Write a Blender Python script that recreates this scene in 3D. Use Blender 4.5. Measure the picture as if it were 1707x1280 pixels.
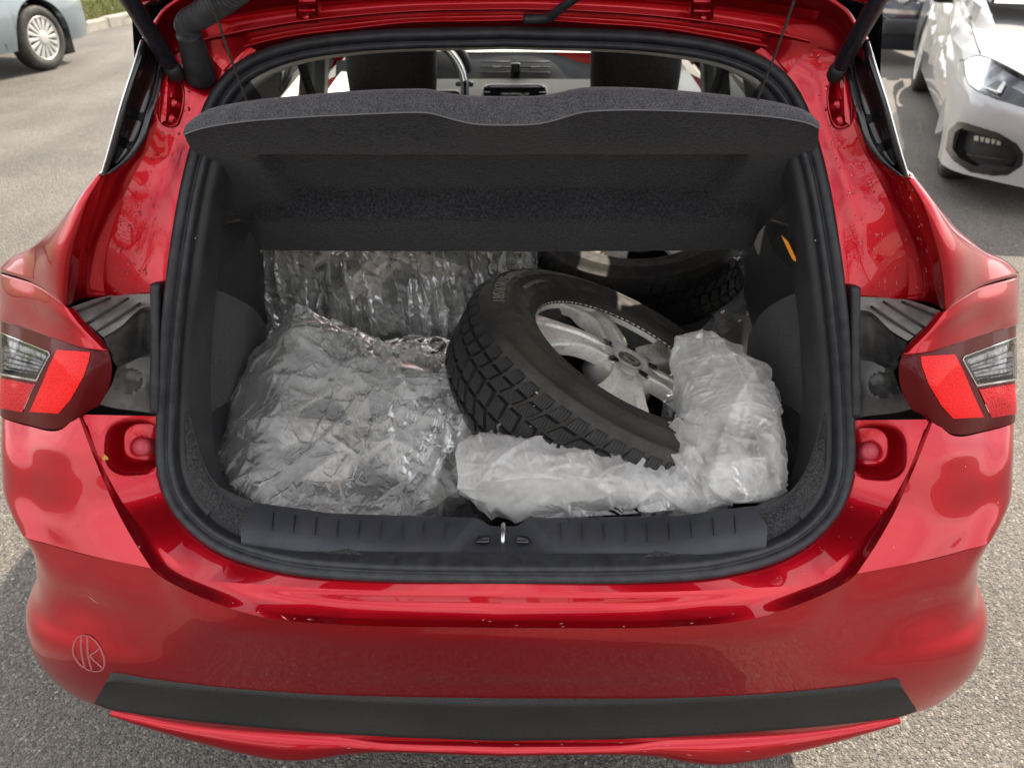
import bpy, bmesh, math, random
import numpy as np
from mathutils import Vector, Matrix
random.seed(7); RNG = np.random.default_rng(7)
R = math.radians
for o in list(bpy.data.objects): bpy.data.objects.remove(o, do_unlink=True)
scene = bpy.context.scene
COL = scene.collection

# ------------------------------------------------------------------ camera
CAM_H, CAM_X, PITCH, YAW, FPX = 1.5, 0.021, R(32), R(0.58), 1282.0
cam = bpy.data.cameras.new('camera'); cam_o = bpy.data.objects.new('camera', cam); COL.objects.link(cam_o)
cam_o.location = (CAM_X, 0, CAM_H); cam_o.rotation_euler = (R(90) - PITCH, 0, YAW)
cam.sensor_width = 36; cam.lens = 36 * FPX / 1707; cam.clip_start = 0.02; cam.clip_end = 2000
cam.dof.use_dof = True; cam.dof.focus_distance = 1.15; cam.dof.aperture_fstop = 7.0
scene.camera = cam_o

# ------------------------------------------------------------------ sky, sun, exposure
SUN_EL, SUN_AZ = R(45), R(58)            # azimuth: degrees forward (+y) from the right hand side (+x)
sd = Vector((math.cos(SUN_EL) * math.cos(SUN_AZ), math.cos(SUN_EL) * math.sin(SUN_AZ), math.sin(SUN_EL)))
world = bpy.data.worlds.new('World'); scene.world = world; world.use_nodes = True
wn, wl = world.node_tree.nodes, world.node_tree.links
bg = wn['Background']
sky = wn.new('ShaderNodeTexSky'); sky.sky_type = 'NISHITA'; sky.sun_disc = False
sky.sun_elevation = SUN_EL; sky.sun_rotation = math.atan2(sd.x, sd.y)
sky.dust_density = 2.0; sky.air_density = 1.0; sky.ozone_density = 1.0
tc = wn.new('ShaderNodeTexCoord'); mp = wn.new('ShaderNodeMapping'); mp.inputs['Scale'].default_value = (1.2, 1.2, 3.0)
nz = wn.new('ShaderNodeTexNoise'); nz.inputs['Scale'].default_value = 2.2; nz.inputs['Detail'].default_value = 7; nz.inputs['Roughness'].default_value = .58
rp = wn.new('ShaderNodeValToRGB'); rp.color_ramp.elements[0].position = .32; rp.color_ramp.elements[1].position = .60
rp.color_ramp.elements[0].color = (.12, .12, .12, 1); rp.color_ramp.elements[1].color = (.92, .92, .92, 1)
mx = wn.new('ShaderNodeMix'); mx.data_type = 'RGBA'
mx.inputs[7].default_value = (9.0, 8.8, 8.7, 1)
wl.new(tc.outputs['Generated'], mp.inputs[0]); wl.new(mp.outputs[0], nz.inputs[0]); wl.new(nz.outputs[0], rp.inputs[0])
wl.new(rp.outputs[0], mx.inputs[0]); wl.new(sky.outputs[0], mx.inputs[6]); wl.new(mx.outputs[2], bg.inputs[0])
bg.inputs[1].default_value = 0.14
sun = bpy.data.lights.new('sun', 'SUN'); sun.energy = 4.6; sun.angle = R(0.53); sun.color = (1, .89, .74)
sun_o = bpy.data.objects.new('sun', sun); COL.objects.link(sun_o); sun_o.location = sd * 30
sun_o.rotation_euler = sd.to_track_quat('Z', 'Y').to_euler()
vs = scene.view_settings; vs.view_transform = 'Standard'; vs.look = 'None'; vs.gamma = 1.0; vs.use_curve_mapping = False
vs.exposure = 1.05
scene.cycles.transparent_max_bounces = 20

# ------------------------------------------------------------------ measuring helpers: a pixel of the photograph at a known depth y or height z
_c, _s = math.cos(YAW), math.sin(YAW)
_r = np.array([_c, _s, 0]); _fh = np.array([-_s, _c, 0]); _ez = np.array([0, 0, 1.])
_u = _fh * math.sin(PITCH) + _ez * math.cos(PITCH); _f = _fh * math.cos(PITCH) - _ez * math.sin(PITCH)
_C = np.array([CAM_X, 0, CAM_H])
def ray(px, py): return _f + _r * ((px - 853.5) / FPX) + _u * ((640 - py) / FPX)
def Y(px, py, y):
    d = ray(px, py); return _C + d * (y / d[1])
def Z(px, py, z):
    d = ray(px, py); return _C + d * ((z - CAM_H) / d[2])
def YS(lst): return np.array([Y(*p) for p in lst])
def ZS(lst): return np.array([Z(*p) for p in lst])
def mir(p):
    q = np.array(p, float).copy(); q[..., 0] *= -1; return q

# ------------------------------------------------------------------ mesh helpers
def cr(P, n, closed=False):
    """Catmull-Rom through P resampled to n points evenly by length"""
    P = np.asarray(P, float)
    if len(P) == 2: t = np.linspace(0, 1, n)[:, None]; return P[0] * (1 - t) + P[1] * t
    Q = np.vstack([P[-1], P, P[0], P[1]]) if closed else np.vstack([2 * P[0] - P[1], P, 2 * P[-1] - P[-2]])
    out = []
    for i in range(1, len(Q) - 2):
        p0, p1, p2, p3 = Q[i - 1], Q[i], Q[i + 1], Q[i + 2]
        a = np.linalg.norm(p1 - p0) ** .5 + 1e-6; b = np.linalg.norm(p2 - p1) ** .5 + 1e-6; c = np.linalg.norm(p3 - p2) ** .5 + 1e-6
        m1 = (p2 - p1) + b * ((p1 - p0) / a - (p2 - p0) / (a + b)); m2 = (p2 - p1) + b * ((p3 - p2) / c - (p3 - p1) / (b + c))
        for t in np.linspace(0, 1, 24, endpoint=False):
            out.append((2 * t**3 - 3 * t**2 + 1) * p1 + (t**3 - 2 * t**2 + t) * m1 + (-2 * t**3 + 3 * t**2) * p2 + (t**3 - t**2) * m2)
    out.append(Q[-2]); out = np.array(out)
    d = np.r_[0, np.cumsum(np.linalg.norm(np.diff(out, axis=0), axis=1))]
    s = np.linspace(0, d[-1], n, endpoint=not closed)
    return np.stack([np.interp(s, d, out[:, k]) for k in range(3)], 1)
def patch(rows, nu, nv):
    """smooth grid nu x nv through rows of control points (rows may differ in length)"""
    A = [cr(r, nv) for r in rows]
    return np.stack([cr([a[j] for a in A], nu) for j in range(nv)], 1)
def patch_lin(rows, nv, sub=1):
    A = np.array([cr(r, nv) for r in rows])
    if sub == 1: return A
    out = []
    for i in range(len(A) - 1):
        for k in range(sub): out.append(A[i] + (A[i + 1] - A[i]) * k / sub)
    out.append(A[-1]); return np.array(out)
def gfaces(nu, nv, wu=False, wv=False, off=0):
    F = []
    for i in range(nu if wu else nu - 1):
        for j in range(nv if wv else nv - 1):
            i2, j2 = (i + 1) % nu, (j + 1) % nv
            F.append((off + i * nv + j, off + i * nv + j2, off + i2 * nv + j2, off + i2 * nv + j))
    return F
def gnormals(G):
    du = np.gradient(G, axis=0); dv = np.gradient(G, axis=1)
    n = np.cross(dv, du); return n / (np.linalg.norm(n, axis=2, keepdims=True) + 1e-12)
def link(o, parent=None):
    COL.objects.link(o)
    if parent is not None:
        o.parent = parent; o.matrix_parent_inverse = parent.matrix_world.inverted()
    return o
def mobj(name, verts, faces, mat, parent=None, smooth=True, solid=0, bevel=0, sub=0, flip=False, off=-1, segs=2, angle=None):
    me = bpy.data.meshes.new(name)
    me.from_pydata([tuple(map(float, v)) for v in verts], [], [tuple(reversed(f)) if flip else tuple(f) for f in faces])
    me.update()
    if smooth: me.polygons.foreach_set('use_smooth', [True] * len(me.polygons))
    if mat is not None: me.materials.append(mat)
    o = link(bpy.data.objects.new(name, me), parent)
    if solid: m = o.modifiers.new('solid', 'SOLIDIFY'); m.thickness = solid; m.offset = off
    if bevel: m = o.modifiers.new('bevel', 'BEVEL'); m.width = bevel; m.segments = segs; m.limit_method = 'ANGLE'; m.angle_limit = R(30)
    if sub: m = o.modifiers.new('sub', 'SUBSURF'); m.levels = sub; m.render_levels = sub
    if angle is not None: me.set_sharp_from_angle(angle=R(angle))
    return o
def gobj(name, G, mat, parent=None, **k):
    nu, nv = G.shape[:2]
    wu, wv = k.pop('wu', False), k.pop('wv', False)
    return mobj(name, G.reshape(-1, 3), gfaces(nu, nv, wu, wv), mat, parent, **k)
class MB:
    """collects pieces of ONE part"""
    def __init__(s): s.v, s.f = [], []
    def add(s, V, F):
        o = len(s.v); s.v += [tuple(map(float, v)) for v in V]; s.f += [tuple(i + o for i in f) for f in F]; return s
    def grid(s, G, wu=False, wv=False): return s.add(G.reshape(-1, 3), gfaces(*G.shape[:2], wu, wv))
    def box(s, c, d, rot=None):
        c = np.array(c, float); V = np.array([(x, y, z) for x in (-.5, .5) for y in (-.5, .5) for z in (-.5, .5)]) * np.array(d)
        if rot is not None: V = V @ np.array(rot.to_3x3() if hasattr(rot, 'to_3x3') else rot).T
        return s.add(V + c, [(0, 1, 3, 2), (4, 6, 7, 5), (0, 4, 5, 1), (2, 3, 7, 6), (0, 2, 6, 4), (1, 5, 7, 3)])
    def tube(s, P, r, n=10, caps=True, closed=False):
        P = np.asarray(P, float); G = tube_grid(P, r, n, closed); m = len(P)
        o = len(s.v); s.grid(G, wu=closed, wv=True)
        if caps and not closed: s.f += [tuple(o + j for j in range(n))[::-1], tuple(o + (m - 1) * n + j for j in range(n))]
        return s
    def prism(s, poly, d):
        """polygon (n,3) extruded by vector d"""
        P = np.asarray(poly, float); n = len(P); d = np.asarray(d, float)
        return s.add(np.vstack([P, P + d]), [tuple(range(n))[::-1], tuple(range(n, 2 * n))] + [(i, (i + 1) % n, (i + 1) % n + n, i + n) for i in range(n)])
    def lathe(s, prof, n=48, M=None):
        """prof [(r, h)], axis +z, then matrix M"""
        prof = np.array(prof, float); a = np.linspace(0, 2 * math.pi, n, endpoint=False)
        G = np.stack([np.stack([r * np.cos(a), r * np.sin(a), np.full(n, h)], 1) for r, h in prof])
        if M is not None: G = G @ np.array(M.to_3x3()).T + np.array(M.translation)
        return s.grid(G, wv=True)
    def build(s, name, mat, parent=None, **k): return mobj(name, s.v, s.f, mat, parent, **k)
def tube_grid(P, r, n=10, closed=False):
    P = np.asarray(P, float); m = len(P); r = np.full(m, r) if np.isscalar(r) else np.asarray(r)
    T = np.gradient(P, axis=0)
    if closed: T = np.roll(P, -1, 0) - np.roll(P, 1, 0)
    T /= np.linalg.norm(T, axis=1, keepdims=True) + 1e-12
    ref = np.array([0, 0, 1.]) if abs(T[0][2]) < .9 else np.array([1., 0, 0])
    N = np.cross(T[0], ref); N /= np.linalg.norm(N); a = np.linspace(0, 2 * math.pi, n, endpoint=False); G = []
    for i in range(m):
        N = N - T[i] * (N @ T[i]); N /= np.linalg.norm(N); B = np.cross(T[i], N)
        G.append(P[i] + r[i] * (np.cos(a)[:, None] * N + np.sin(a)[:, None] * B))
    return np.array(G)
def empty(name, loc, label=None, cat=None, group=None):
    o = bpy.data.objects.new(name, None); o.location = loc; o.empty_display_size = .1; COL.objects.link(o)
    o.matrix_world = Matrix.Translation(loc)
    if label: tag(o, label, cat, group)
    return o
def tag(o, label, cat, group=None):
    o['label'] = label; o['category'] = cat
    if group: o['group'] = group
    return o
def structure(o): o['kind'] = 'structure'; return o
def stuff(o): o['kind'] = 'stuff'; return o
def vnoise(P, scale, seed=0, octs=3):
    """cheap smooth pseudo noise in [-1,1] for numpy points"""
    rg = np.random.default_rng(seed); P = np.asarray(P, float) * scale; out = np.zeros(P.shape[:-1]); amp, tot = 1., 0
    for o in range(octs):
        for k in range(4):
            d = rg.normal(size=3); d /= np.linalg.norm(d); out += amp * np.sin(P @ d * 6.283 * rg.uniform(.6, 1.4) + rg.uniform(0, 6.28)) / 4 * 1.6
        tot += amp; amp *= .5; P = P * 2.1
    return out / tot

# ------------------------------------------------------------------ materials
def mat(name, col=(.5, .5, .5), rough=.5, metal=0, coat=0, coat_rough=.03, spec=.5, bump=None, noise=None, trans=0, ior=1.45, sheen=0, fn=None, alpha=None):
    m = bpy.data.materials.new(name); m.use_nodes = True; nt = m.node_tree; b = nt.nodes['Principled BSDF']
    b.inputs['Base Color'].default_value = (*col, 1); b.inputs['Roughness'].default_value = rough; b.inputs['Metallic'].default_value = metal
    b.inputs['Coat Weight'].default_value = coat; b.inputs['Coat Roughness'].default_value = coat_rough; b.inputs['Specular IOR Level'].default_value = spec
    b.inputs['Transmission Weight'].default_value = trans; b.inputs['IOR'].default_value = ior; b.inputs['Sheen Weight'].default_value = sheen
    tcn = nt.nodes.new('ShaderNodeTexCoord')
    if noise:      # (scale, dark, light, detail) colour variation
        for i, (sc, c1, c2, lo, hi) in enumerate(noise):
            n = nt.nodes.new('ShaderNodeTexNoise'); n.inputs['Scale'].default_value = sc; n.inputs['Detail'].default_value = 4
            nt.links.new(tcn.outputs['Object'], n.inputs['Vector'])
            r = nt.nodes.new('ShaderNodeValToRGB'); r.color_ramp.elements[0].position = lo; r.color_ramp.elements[1].position = hi
            r.color_ramp.elements[0].color = (*c1, 1); r.color_ramp.elements[1].color = (*c2, 1)
            nt.links.new(n.outputs[0], r.inputs[0])
            if i == 0: nt.links.new(r.outputs[0], b.inputs['Base Color']); last = r.outputs[0]
            else:
                x = nt.nodes.new('ShaderNodeMix'); x.data_type = 'RGBA'; x.blend_type = 'MULTIPLY'; x.inputs[0].default_value = 1
                nt.links.new(last, x.inputs[6]); nt.links.new(r.outputs[0], x.inputs[7]); last = x.outputs[2]; nt.links.new(last, b.inputs['Base Color'])
    if bump:
        prev = None
        for sc, st, kind in bump:
            n = nt.nodes.new('ShaderNodeTexVoronoi' if kind == 'v' else 'ShaderNodeTexNoise'); n.inputs['Scale'].default_value = sc
            if kind != 'v': n.inputs['Detail'].default_value = 3
            nt.links.new(tcn.outputs['Object'], n.inputs['Vector'])
            bp = nt.nodes.new('ShaderNodeBump'); bp.inputs['Strength'].default_value = st; bp.inputs['Distance'].default_value = .002
            nt.links.new(n.outputs[0], bp.inputs['Height'])
            if prev: nt.links.new(prev.outputs[0], bp.inputs['Normal'])
            prev = bp
        nt.links.new(prev.outputs[0], b.inputs['Normal'])
    if fn: fn(m, nt, b, tcn)
    return m
def rough_noise(sc, lo, hi, a=.35, bb=.65):
    def f(m, nt, b, tcn):
        n = nt.nodes.new('ShaderNodeTexNoise'); n.inputs['Scale'].default_value = sc; n.inputs['Detail'].default_value = 5
        r = nt.nodes.new('ShaderNodeMapRange'); r.inputs[1].default_value = a; r.inputs[2].default_value = bb; r.inputs[3].default_value = lo; r.inputs[4].default_value = hi
        nt.links.new(tcn.outputs['Object'], n.inputs['Vector']); nt.links.new(n.outputs[0], r.inputs[0]); nt.links.new(r.outputs[0], b.inputs['Roughness'])
    return f
def paint_fn(dust):
    def f(m, nt, b, tcn):
        # road dust: fine pale specks and a faint film with a shape of its own
        n = nt.nodes.new('ShaderNodeTexNoise'); n.inputs['Scale'].default_value = 420; n.inputs['Detail'].default_value = 2
        n2 = nt.nodes.new('ShaderNodeTexNoise'); n2.inputs['Scale'].default_value = 3.5; n2.inputs['Detail'].default_value = 6
        r = nt.nodes.new('ShaderNodeMapRange'); r.inputs[1].default_value = .66; r.inputs[2].default_value = .78; r.inputs[4].default_value = .55 * dust
        r2 = nt.nodes.new('ShaderNodeMapRange'); r2.inputs[1].default_value = .45; r2.inputs[2].default_value = .7; r2.inputs[3].default_value = .25; r2.inputs[4].default_value = 1
        mu = nt.nodes.new('ShaderNodeMath'); mu.operation = 'MULTIPLY'
        f2 = nt.nodes.new('ShaderNodeMath'); f2.operation = 'MULTIPLY_ADD'; f2.inputs[1].default_value = .03 * dust
        x = nt.nodes.new('ShaderNodeMix'); x.data_type = 'RGBA'
        x.inputs[6].default_value = b.inputs['Base Color'].default_value; x.inputs[7].default_value = (.45, .38, .30, 1)
        for q in (n, n2): nt.links.new(tcn.outputs['Object'], q.inputs['Vector'])
        nt.links.new(n.outputs[0], r.inputs[0]); nt.links.new(n2.outputs[0], r2.inputs[0]); nt.links.new(r.outputs[0], mu.inputs[0]); nt.links.new(r2.outputs[0], mu.inputs[1])
        nt.links.new(r2.outputs[0], f2.inputs[0]); nt.links.new(mu.outputs[0], f2.inputs[2]); nt.links.new(f2.outputs[0], x.inputs[0]); nt.links.new(x.outputs[2], b.inputs['Base Color'])
        cr_ = nt.nodes.new('ShaderNodeMapRange'); cr_.inputs[1].default_value = .4; cr_.inputs[2].default_value = .75; cr_.inputs[3].default_value = .008; cr_.inputs[4].default_value = .012 + .05 * dust
        nt.links.new(n2.outputs[0], cr_.inputs[0]); nt.links.new(cr_.outputs[0], b.inputs['Coat Roughness'])
    return f
M = {}
M['red'] = mat('red_paint', (.44, .003, .012), .30, .82, .85, .010, spec=.1, fn=paint_fn(.15))
M['red_dusty'] = mat('red_paint_dusty', (.44, .003, .012), .32, .82, .85, .015, spec=.1, fn=paint_fn(.45))
M['rubber'] = mat('seal_rubber', (.022, .024, .027), .52, noise=[(60, (.016, .017, .02), (.032, .034, .038), .35, .7)], bump=[(900, .12, 'n')])
M['plastic'] = mat('grained_black_plastic', (.028, .03, .035), .48, noise=[(14, (.022, .024, .029), (.036, .038, .044), .3, .7)], bump=[(1500, .22, 'v')], fn=rough_noise(30, .40, .58))
M['dull_plastic'] = mat('dull_black_plastic', (.016, .017, .018), .55, noise=[(22, (.012, .012, .013), (.024, .025, .026), .3, .7)], bump=[(1200, .15, 'v')])
M['strut_black'] = mat('satin_black_strut', (.010, .010, .013), .38, noise=[(200, (.006, .006, .008), (.016, .017, .026), .4, .6)])
M['gloss_black'] = mat('glossy_black_plastic', (.008, .008, .009), .12, coat=.6, fn=rough_noise(25, .08, .32))
M['dirty_gloss'] = mat('dirty_glossy_black_plastic', (.05, .05, .05), .3, noise=[(11, (.022, .022, .022), (.13, .125, .115), .35, .75), (90, (.7, .7, .7), (1.1, 1.1, 1.1), .3, .7)], fn=rough_noise(18, .15, .5))
M['carpet'] = mat('black_boot_carpet', (.018, .019, .02), .95, noise=[(330, (.004, .004, .0045), (.062, .063, .066), .36, .74), (18, (.7, .7, .7), (1.1, 1.08, 1.02), .3, .7)], bump=[(650, .9, 'n')], sheen=.15)
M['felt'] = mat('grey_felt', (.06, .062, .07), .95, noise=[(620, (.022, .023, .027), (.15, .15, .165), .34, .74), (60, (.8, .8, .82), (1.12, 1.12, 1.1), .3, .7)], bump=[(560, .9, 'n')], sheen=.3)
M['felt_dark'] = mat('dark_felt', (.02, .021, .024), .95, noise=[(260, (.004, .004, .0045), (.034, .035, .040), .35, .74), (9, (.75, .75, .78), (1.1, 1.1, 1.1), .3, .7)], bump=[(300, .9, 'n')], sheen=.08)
M['tyre'] = mat('tyre_rubber', (.03, .028, .025), .72, noise=[(7, (.018, .017, .016), (.066, .058, .046), .34, .75), (220, (.8, .8, .8), (1.15, 1.12, 1.08), .35, .7)], bump=[(300, .25, 'n')], fn=rough_noise(40, .55, .85))
M['alloy'] = mat('worn_silver_alloy', (.52, .51, .48), .33, .2, noise=[(16, (.66, .63, .54), (.84, .82, .76), .32, .62), (160, (.86, .84, .80), (1, 1, 1), .34, .5)], fn=rough_noise(50, .26, .5))
M['steel'] = mat('bare_steel', (.6, .6, .6), .28, 1.0)
M['chrome'] = mat('silver_trim', (.75, .75, .76), .16, 1.0)
M['beige'] = mat('beige_trim', (.40, .37, .31), .7, noise=[(30, (.36, .33, .28), (.44, .41, .35), .3, .7)], bump=[(900, .2, 'v')])
M['cream'] = mat('pale_dashboard', (.76, .75, .67), .6, bump=[(900, .2, 'v')])
M['seat'] = mat('dark_seat_fabric', (.03, .026, .022), .9, noise=[(240, (.018, .015, .013), (.05, .043, .036), .35, .7)], bump=[(500, .5, 'n')])
M['screen'] = mat('dark_screen', (.006, .006, .007), .08, coat=.5)
M['white_plastic'] = mat('white_plastic', (.6, .6, .58), .5)
M['amber'] = mat('orange_sun_patch', (.85, .30, .02), .3, coat=.5)
M['glass'] = mat('window_glass', (.9, .93, .92), .02, trans=1, ior=1.45)
def thin_glass(name, tint, ior=1.5, rough=.03):
    m = bpy.data.materials.new(name); m.use_nodes = True; nt = m.node_tree; nt.nodes.remove(nt.nodes['Principled BSDF'])
    t = nt.nodes.new('ShaderNodeBsdfTransparent'); t.inputs[0].default_value = (*tint, 1)
    g = nt.nodes.new('ShaderNodeBsdfGlossy'); g.inputs['Roughness'].default_value = rough; g.inputs[0].default_value = (1, 1, 1, 1)
    f = nt.nodes.new('ShaderNodeFresnel'); f.inputs[0].default_value = ior
    x = nt.nodes.new('ShaderNodeMixShader'); nt.links.new(f.outputs[0], x.inputs[0]); nt.links.new(t.outputs[0], x.inputs[1]); nt.links.new(g.outputs[0], x.inputs[2])
    nt.links.new(x.outputs[0], nt.nodes['Material Output'].inputs[0]); return m
M['pane'] = thin_glass('clear_pane', (.90, .93, .91))
M['pane_dark'] = thin_glass('tinted_pane', (.28, .31, .31))
M['lens_far'] = thin_glass('headlight_lens', (.92, .93, .94), 1.16)
M['lens_clear'] = thin_glass('clear_lens', (.95, .95, .95))
def lamp_red(name, col, sc, st):
    return mat(name, col, .45, 0, .3, .02, spec=.15, noise=[(sc, tuple(c * .72 for c in col), tuple(min(1, c * 1.15) for c in col), .35, .65)], bump=[(sc, st, 'v')])
M['lamp_dark'] = mat('dark_red_lens', (.085, .002, .004), .25, 0, .22, .02, spec=.12)
M['lamp_red'] = lamp_red('red_reflector_lens', (.85, .005, .005), 420, .5)
M['lamp_red2'] = lamp_red('red_fluted_lens', (.55, .006, .012), 300, .5)
M['lamp_silver'] = mat('lamp_reflector', (.78, .78, .78), .25, .15, noise=[(70, (.34, .34, .35), (.9, .9, .9), .40, .58)])
M['stop'] = mat('red_rubber_stop', (.46, .05, .07), .5)
M['dust_and_sky_plastic'] = mat('dusty_sky_grey_plastic', (.2, .19, .18), .45, noise=[(14, (.10, .096, .09), (.27, .26, .24), .3, .7), (80, (.75, .75, .75), (1.1, 1.1, 1.1), .3, .7)], coat=.2)  # dust on black plastic, with the sky's reflection painted into the grey
# ------------------------------------------------------------------ ground
def asphalt_fn(m, nt, b, tcn):
    N = nt.nodes.new; L = nt.links.new
    v = N('ShaderNodeTexVoronoi'); v.inputs['Scale'].default_value = 210
    v2 = N('ShaderNodeTexVoronoi'); v2.inputs['Scale'].default_value = 85
    n = N('ShaderNodeTexNoise'); n.inputs['Scale'].default_value = 1.1; n.inputs['Detail'].default_value = 6
    mp = N('ShaderNodeMapping'); mp.inputs['Scale'].default_value = (1.0, .25, 1); mp.inputs['Rotation'].default_value = (0, 0, R(-55))
    n3 = N('ShaderNodeTexNoise'); n3.inputs['Scale'].default_value = 2.0; n3.inputs['Detail'].default_value = 3
    for q in (v, v2, n): L(tcn.outputs['Object'], q.inputs['Vector'])
    L(tcn.outputs['Object'], mp.inputs[0]); L(mp.outputs[0], n3.inputs['Vector'])
    r = N('ShaderNodeValToRGB'); e = r.color_ramp.elements
    e[0].position = 0; e[0].color = (.05, .048, .045, 1); e[1].position = 1; e[1].color = (.36, .325, .27, 1)
    e.new(.45).color = (.112, .101, .085, 1); e.new(.8).color = (.178, .16, .134, 1)
    L(v.outputs['Color'], r.inputs[0])
    mu = N('ShaderNodeMix'); mu.data_type = 'RGBA'; mu.blend_type = 'MULTIPLY'; mu.inputs[0].default_value = 1
    r2 = N('ShaderNodeMapRange'); r2.inputs[1].default_value = .3; r2.inputs[2].default_value = .7; r2.inputs[3].default_value = .78; r2.inputs[4].default_value = 1.2
    r3 = N('ShaderNodeMapRange'); r3.inputs[1].default_value = .35; r3.inputs[2].default_value = .65; r3.inputs[3].default_value = .85; r3.inputs[4].default_value = 1.12
    m3 = N('ShaderNodeMath'); m3.operation = 'MULTIPLY'
    L(n.outputs[0], r2.inputs[0]); L(n3.outputs[0], r3.inputs[0]); L(r2.outputs[0], m3.inputs[0]); L(r3.outputs[0], m3.inputs[1])
    L(r.outputs[0], mu.inputs[6]); L(m3.outputs[0], mu.inputs[7]); L(mu.outputs[2], b.inputs['Base Color'])
    b1 = N('ShaderNodeBump'); b1.inputs['Strength'].default_value = .9; b1.inputs['Distance'].default_value = .004; b1.invert = True; L(v.outputs['Distance'], b1.inputs['Height'])
    b2 = N('ShaderNodeBump'); b2.inputs['Strength'].default_value = .6; b2.inputs['Distance'].default_value = .006; b2.invert = True; L(v2.outputs['Distance'], b2.inputs['Height'])
    L(b1.outputs[0], b2.inputs['Normal']); L(b2.outputs[0], b.inputs['Normal'])
M['asphalt'] = mat('coarse_asphalt', (.12, .115, .105), .78, fn=asphalt_fn)
M['soil'] = mat('meadow_soil', (.07, .075, .03), .95, noise=[(1.5, (.05, .05, .022), (.10, .12, .04), .3, .7)])
M['concrete'] = mat('old_concrete', (.34, .31, .26), .9, noise=[(9, (.25, .23, .19), (.42, .39, .33), .3, .7), (120, (.75, .75, .75), (1.1, 1.1, 1.1), .3, .7)], bump=[(90, .5, 'n')])
g = 600.
structure(mobj('ground', [(-g, -g, 0), (g, -g, 0), (g, g, 0), (-g, g, 0)], [(0, 1, 2, 3)], M['asphalt'], smooth=False))
# loose grit lying on the asphalt near the car
gr = MB(); rg = np.random.default_rng(3)
for _ in range(2600):
    x, y = rg.uniform(-3.2, 2.8), rg.uniform(.75, 5.5)
    s = rg.uniform(.0016, .0045) * (1 if rg.random() < .93 else 1.8)
    V = rg.normal(size=(6, 3)) * .25 + np.array([(1, 0, 0), (-1, 0, 0), (0, 1, 0), (0, -1, 0), (0, 0, .7), (0, 0, -.6)])
    gr.add(V * s + (x, y, s * .5), [(0, 2, 4), (2, 1, 4), (1, 3, 4), (3, 0, 4), (2, 0, 5), (1, 2, 5), (3, 1, 5), (0, 3, 5)])
M['grit'] = mat('grit', (.30, .28, .25), .9, noise=[(60, (.06, .06, .06), (.5, .47, .42), .35, .65)])
o = stuff(gr.build('grit', M['grit'], smooth=False)); tag(o, 'loose pale grit scattered over the dark asphalt', 'grit')
# ------------------------------------------------------------------ the red hatchback
car = empty('red_hatchback', (0, 2.4, 0), 'glossy red hatchback with its tailgate open and boot full of bagged wheels', 'car')
def both(name, G, m, parent=car, **k):
    """a left hand grid and its mirrored twin, each a part of its own"""
    fl = k.pop('flip', False)
    a = gobj(name, G, m, parent, flip=fl, **k)
    b = gobj(name, mir(G), m, parent, flip=not fl, **k); return a, b
def bothMB(name, mb, m, parent=car, **k):
    a = mobj(name, mb.v, mb.f, m, parent, **k)
    b = mobj(name, mir(np.array(mb.v)), mb.f, m, parent, flip=True, **k); return a, b
def push(G, fn, sign=1):
    n = gnormals(G); return G + n * (fn(G) * sign)[..., None]
# --- boot opening: outer line of the rubber seal, top centre to bottom centre (left half)
SEAL = YS([(842, 44, 1.14), (600, 52, 1.135), (480, 70, 1.125), (410, 97, 1.115), (372, 127, 1.10), (346, 167, 1.085), (326, 222, 1.065), (306, 300, 1.04),
           (289, 400, 1.005), (277, 500, .98), (269, 600, .965), (266, 700, .945), (269, 780, .915), (286, 835, .885), (312, 872, .86), (352, 907, .83),
           (402, 931, .805), (480, 949, .78), (600, 958, .765), (842, 962, .755)])
SEAL[0][0] = SEAL[-1][0] = 0
half = cr(SEAL, 90)
loop = np.vstack([half, mir(half)[::-1][1:-1]])
cen = loop.mean(0)
T = np.roll(loop, -1, 0) - np.roll(loop, 1, 0); T /= np.linalg.norm(T, axis=1, keepdims=True)
def frame_of(P, T):
    radial = cen - P; radial[:, 1] = 0
    n = radial - T * np.sum(radial * T, 1, keepdims=True); n /= np.linalg.norm(n, axis=1, keepdims=True)     # inwards
    b = np.cross(T, n); b *= np.sign(-b[:, 1:2] + 1e-9)                                                      # towards the viewer
    return n, b / np.linalg.norm(b, axis=1, keepdims=True)
SN, SB = frame_of(loop, T)
def ring(prof, dz=None): return np.stack([loop + SN * a * .76 + SB * b_ for a, b_ in prof], 0)
def arc(cx, cy, r, a0, a1, n): return [(cx + r * math.cos(R(a)), cy + r * math.sin(R(a))) for a in np.linspace(a0, a1, n)]
prof = [(-.002, -.012)] + arc(.0095, .006, .0105, 200, 20, 9) + arc(.0265, .002, .0072, 150, -10, 7) + [(.034, -.02)]
gobj('boot_seal', ring(prof), M['rubber'], car, wv=True, flip=False)
# stitched-looking bead line between the lobes
gobj('seal_bead', tube_grid(loop + SN * .0148 + SB * .0045, .0015, 6, True), M['gloss_black'], bpy.data.objects['boot_seal'], wu=True, wv=True)
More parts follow.
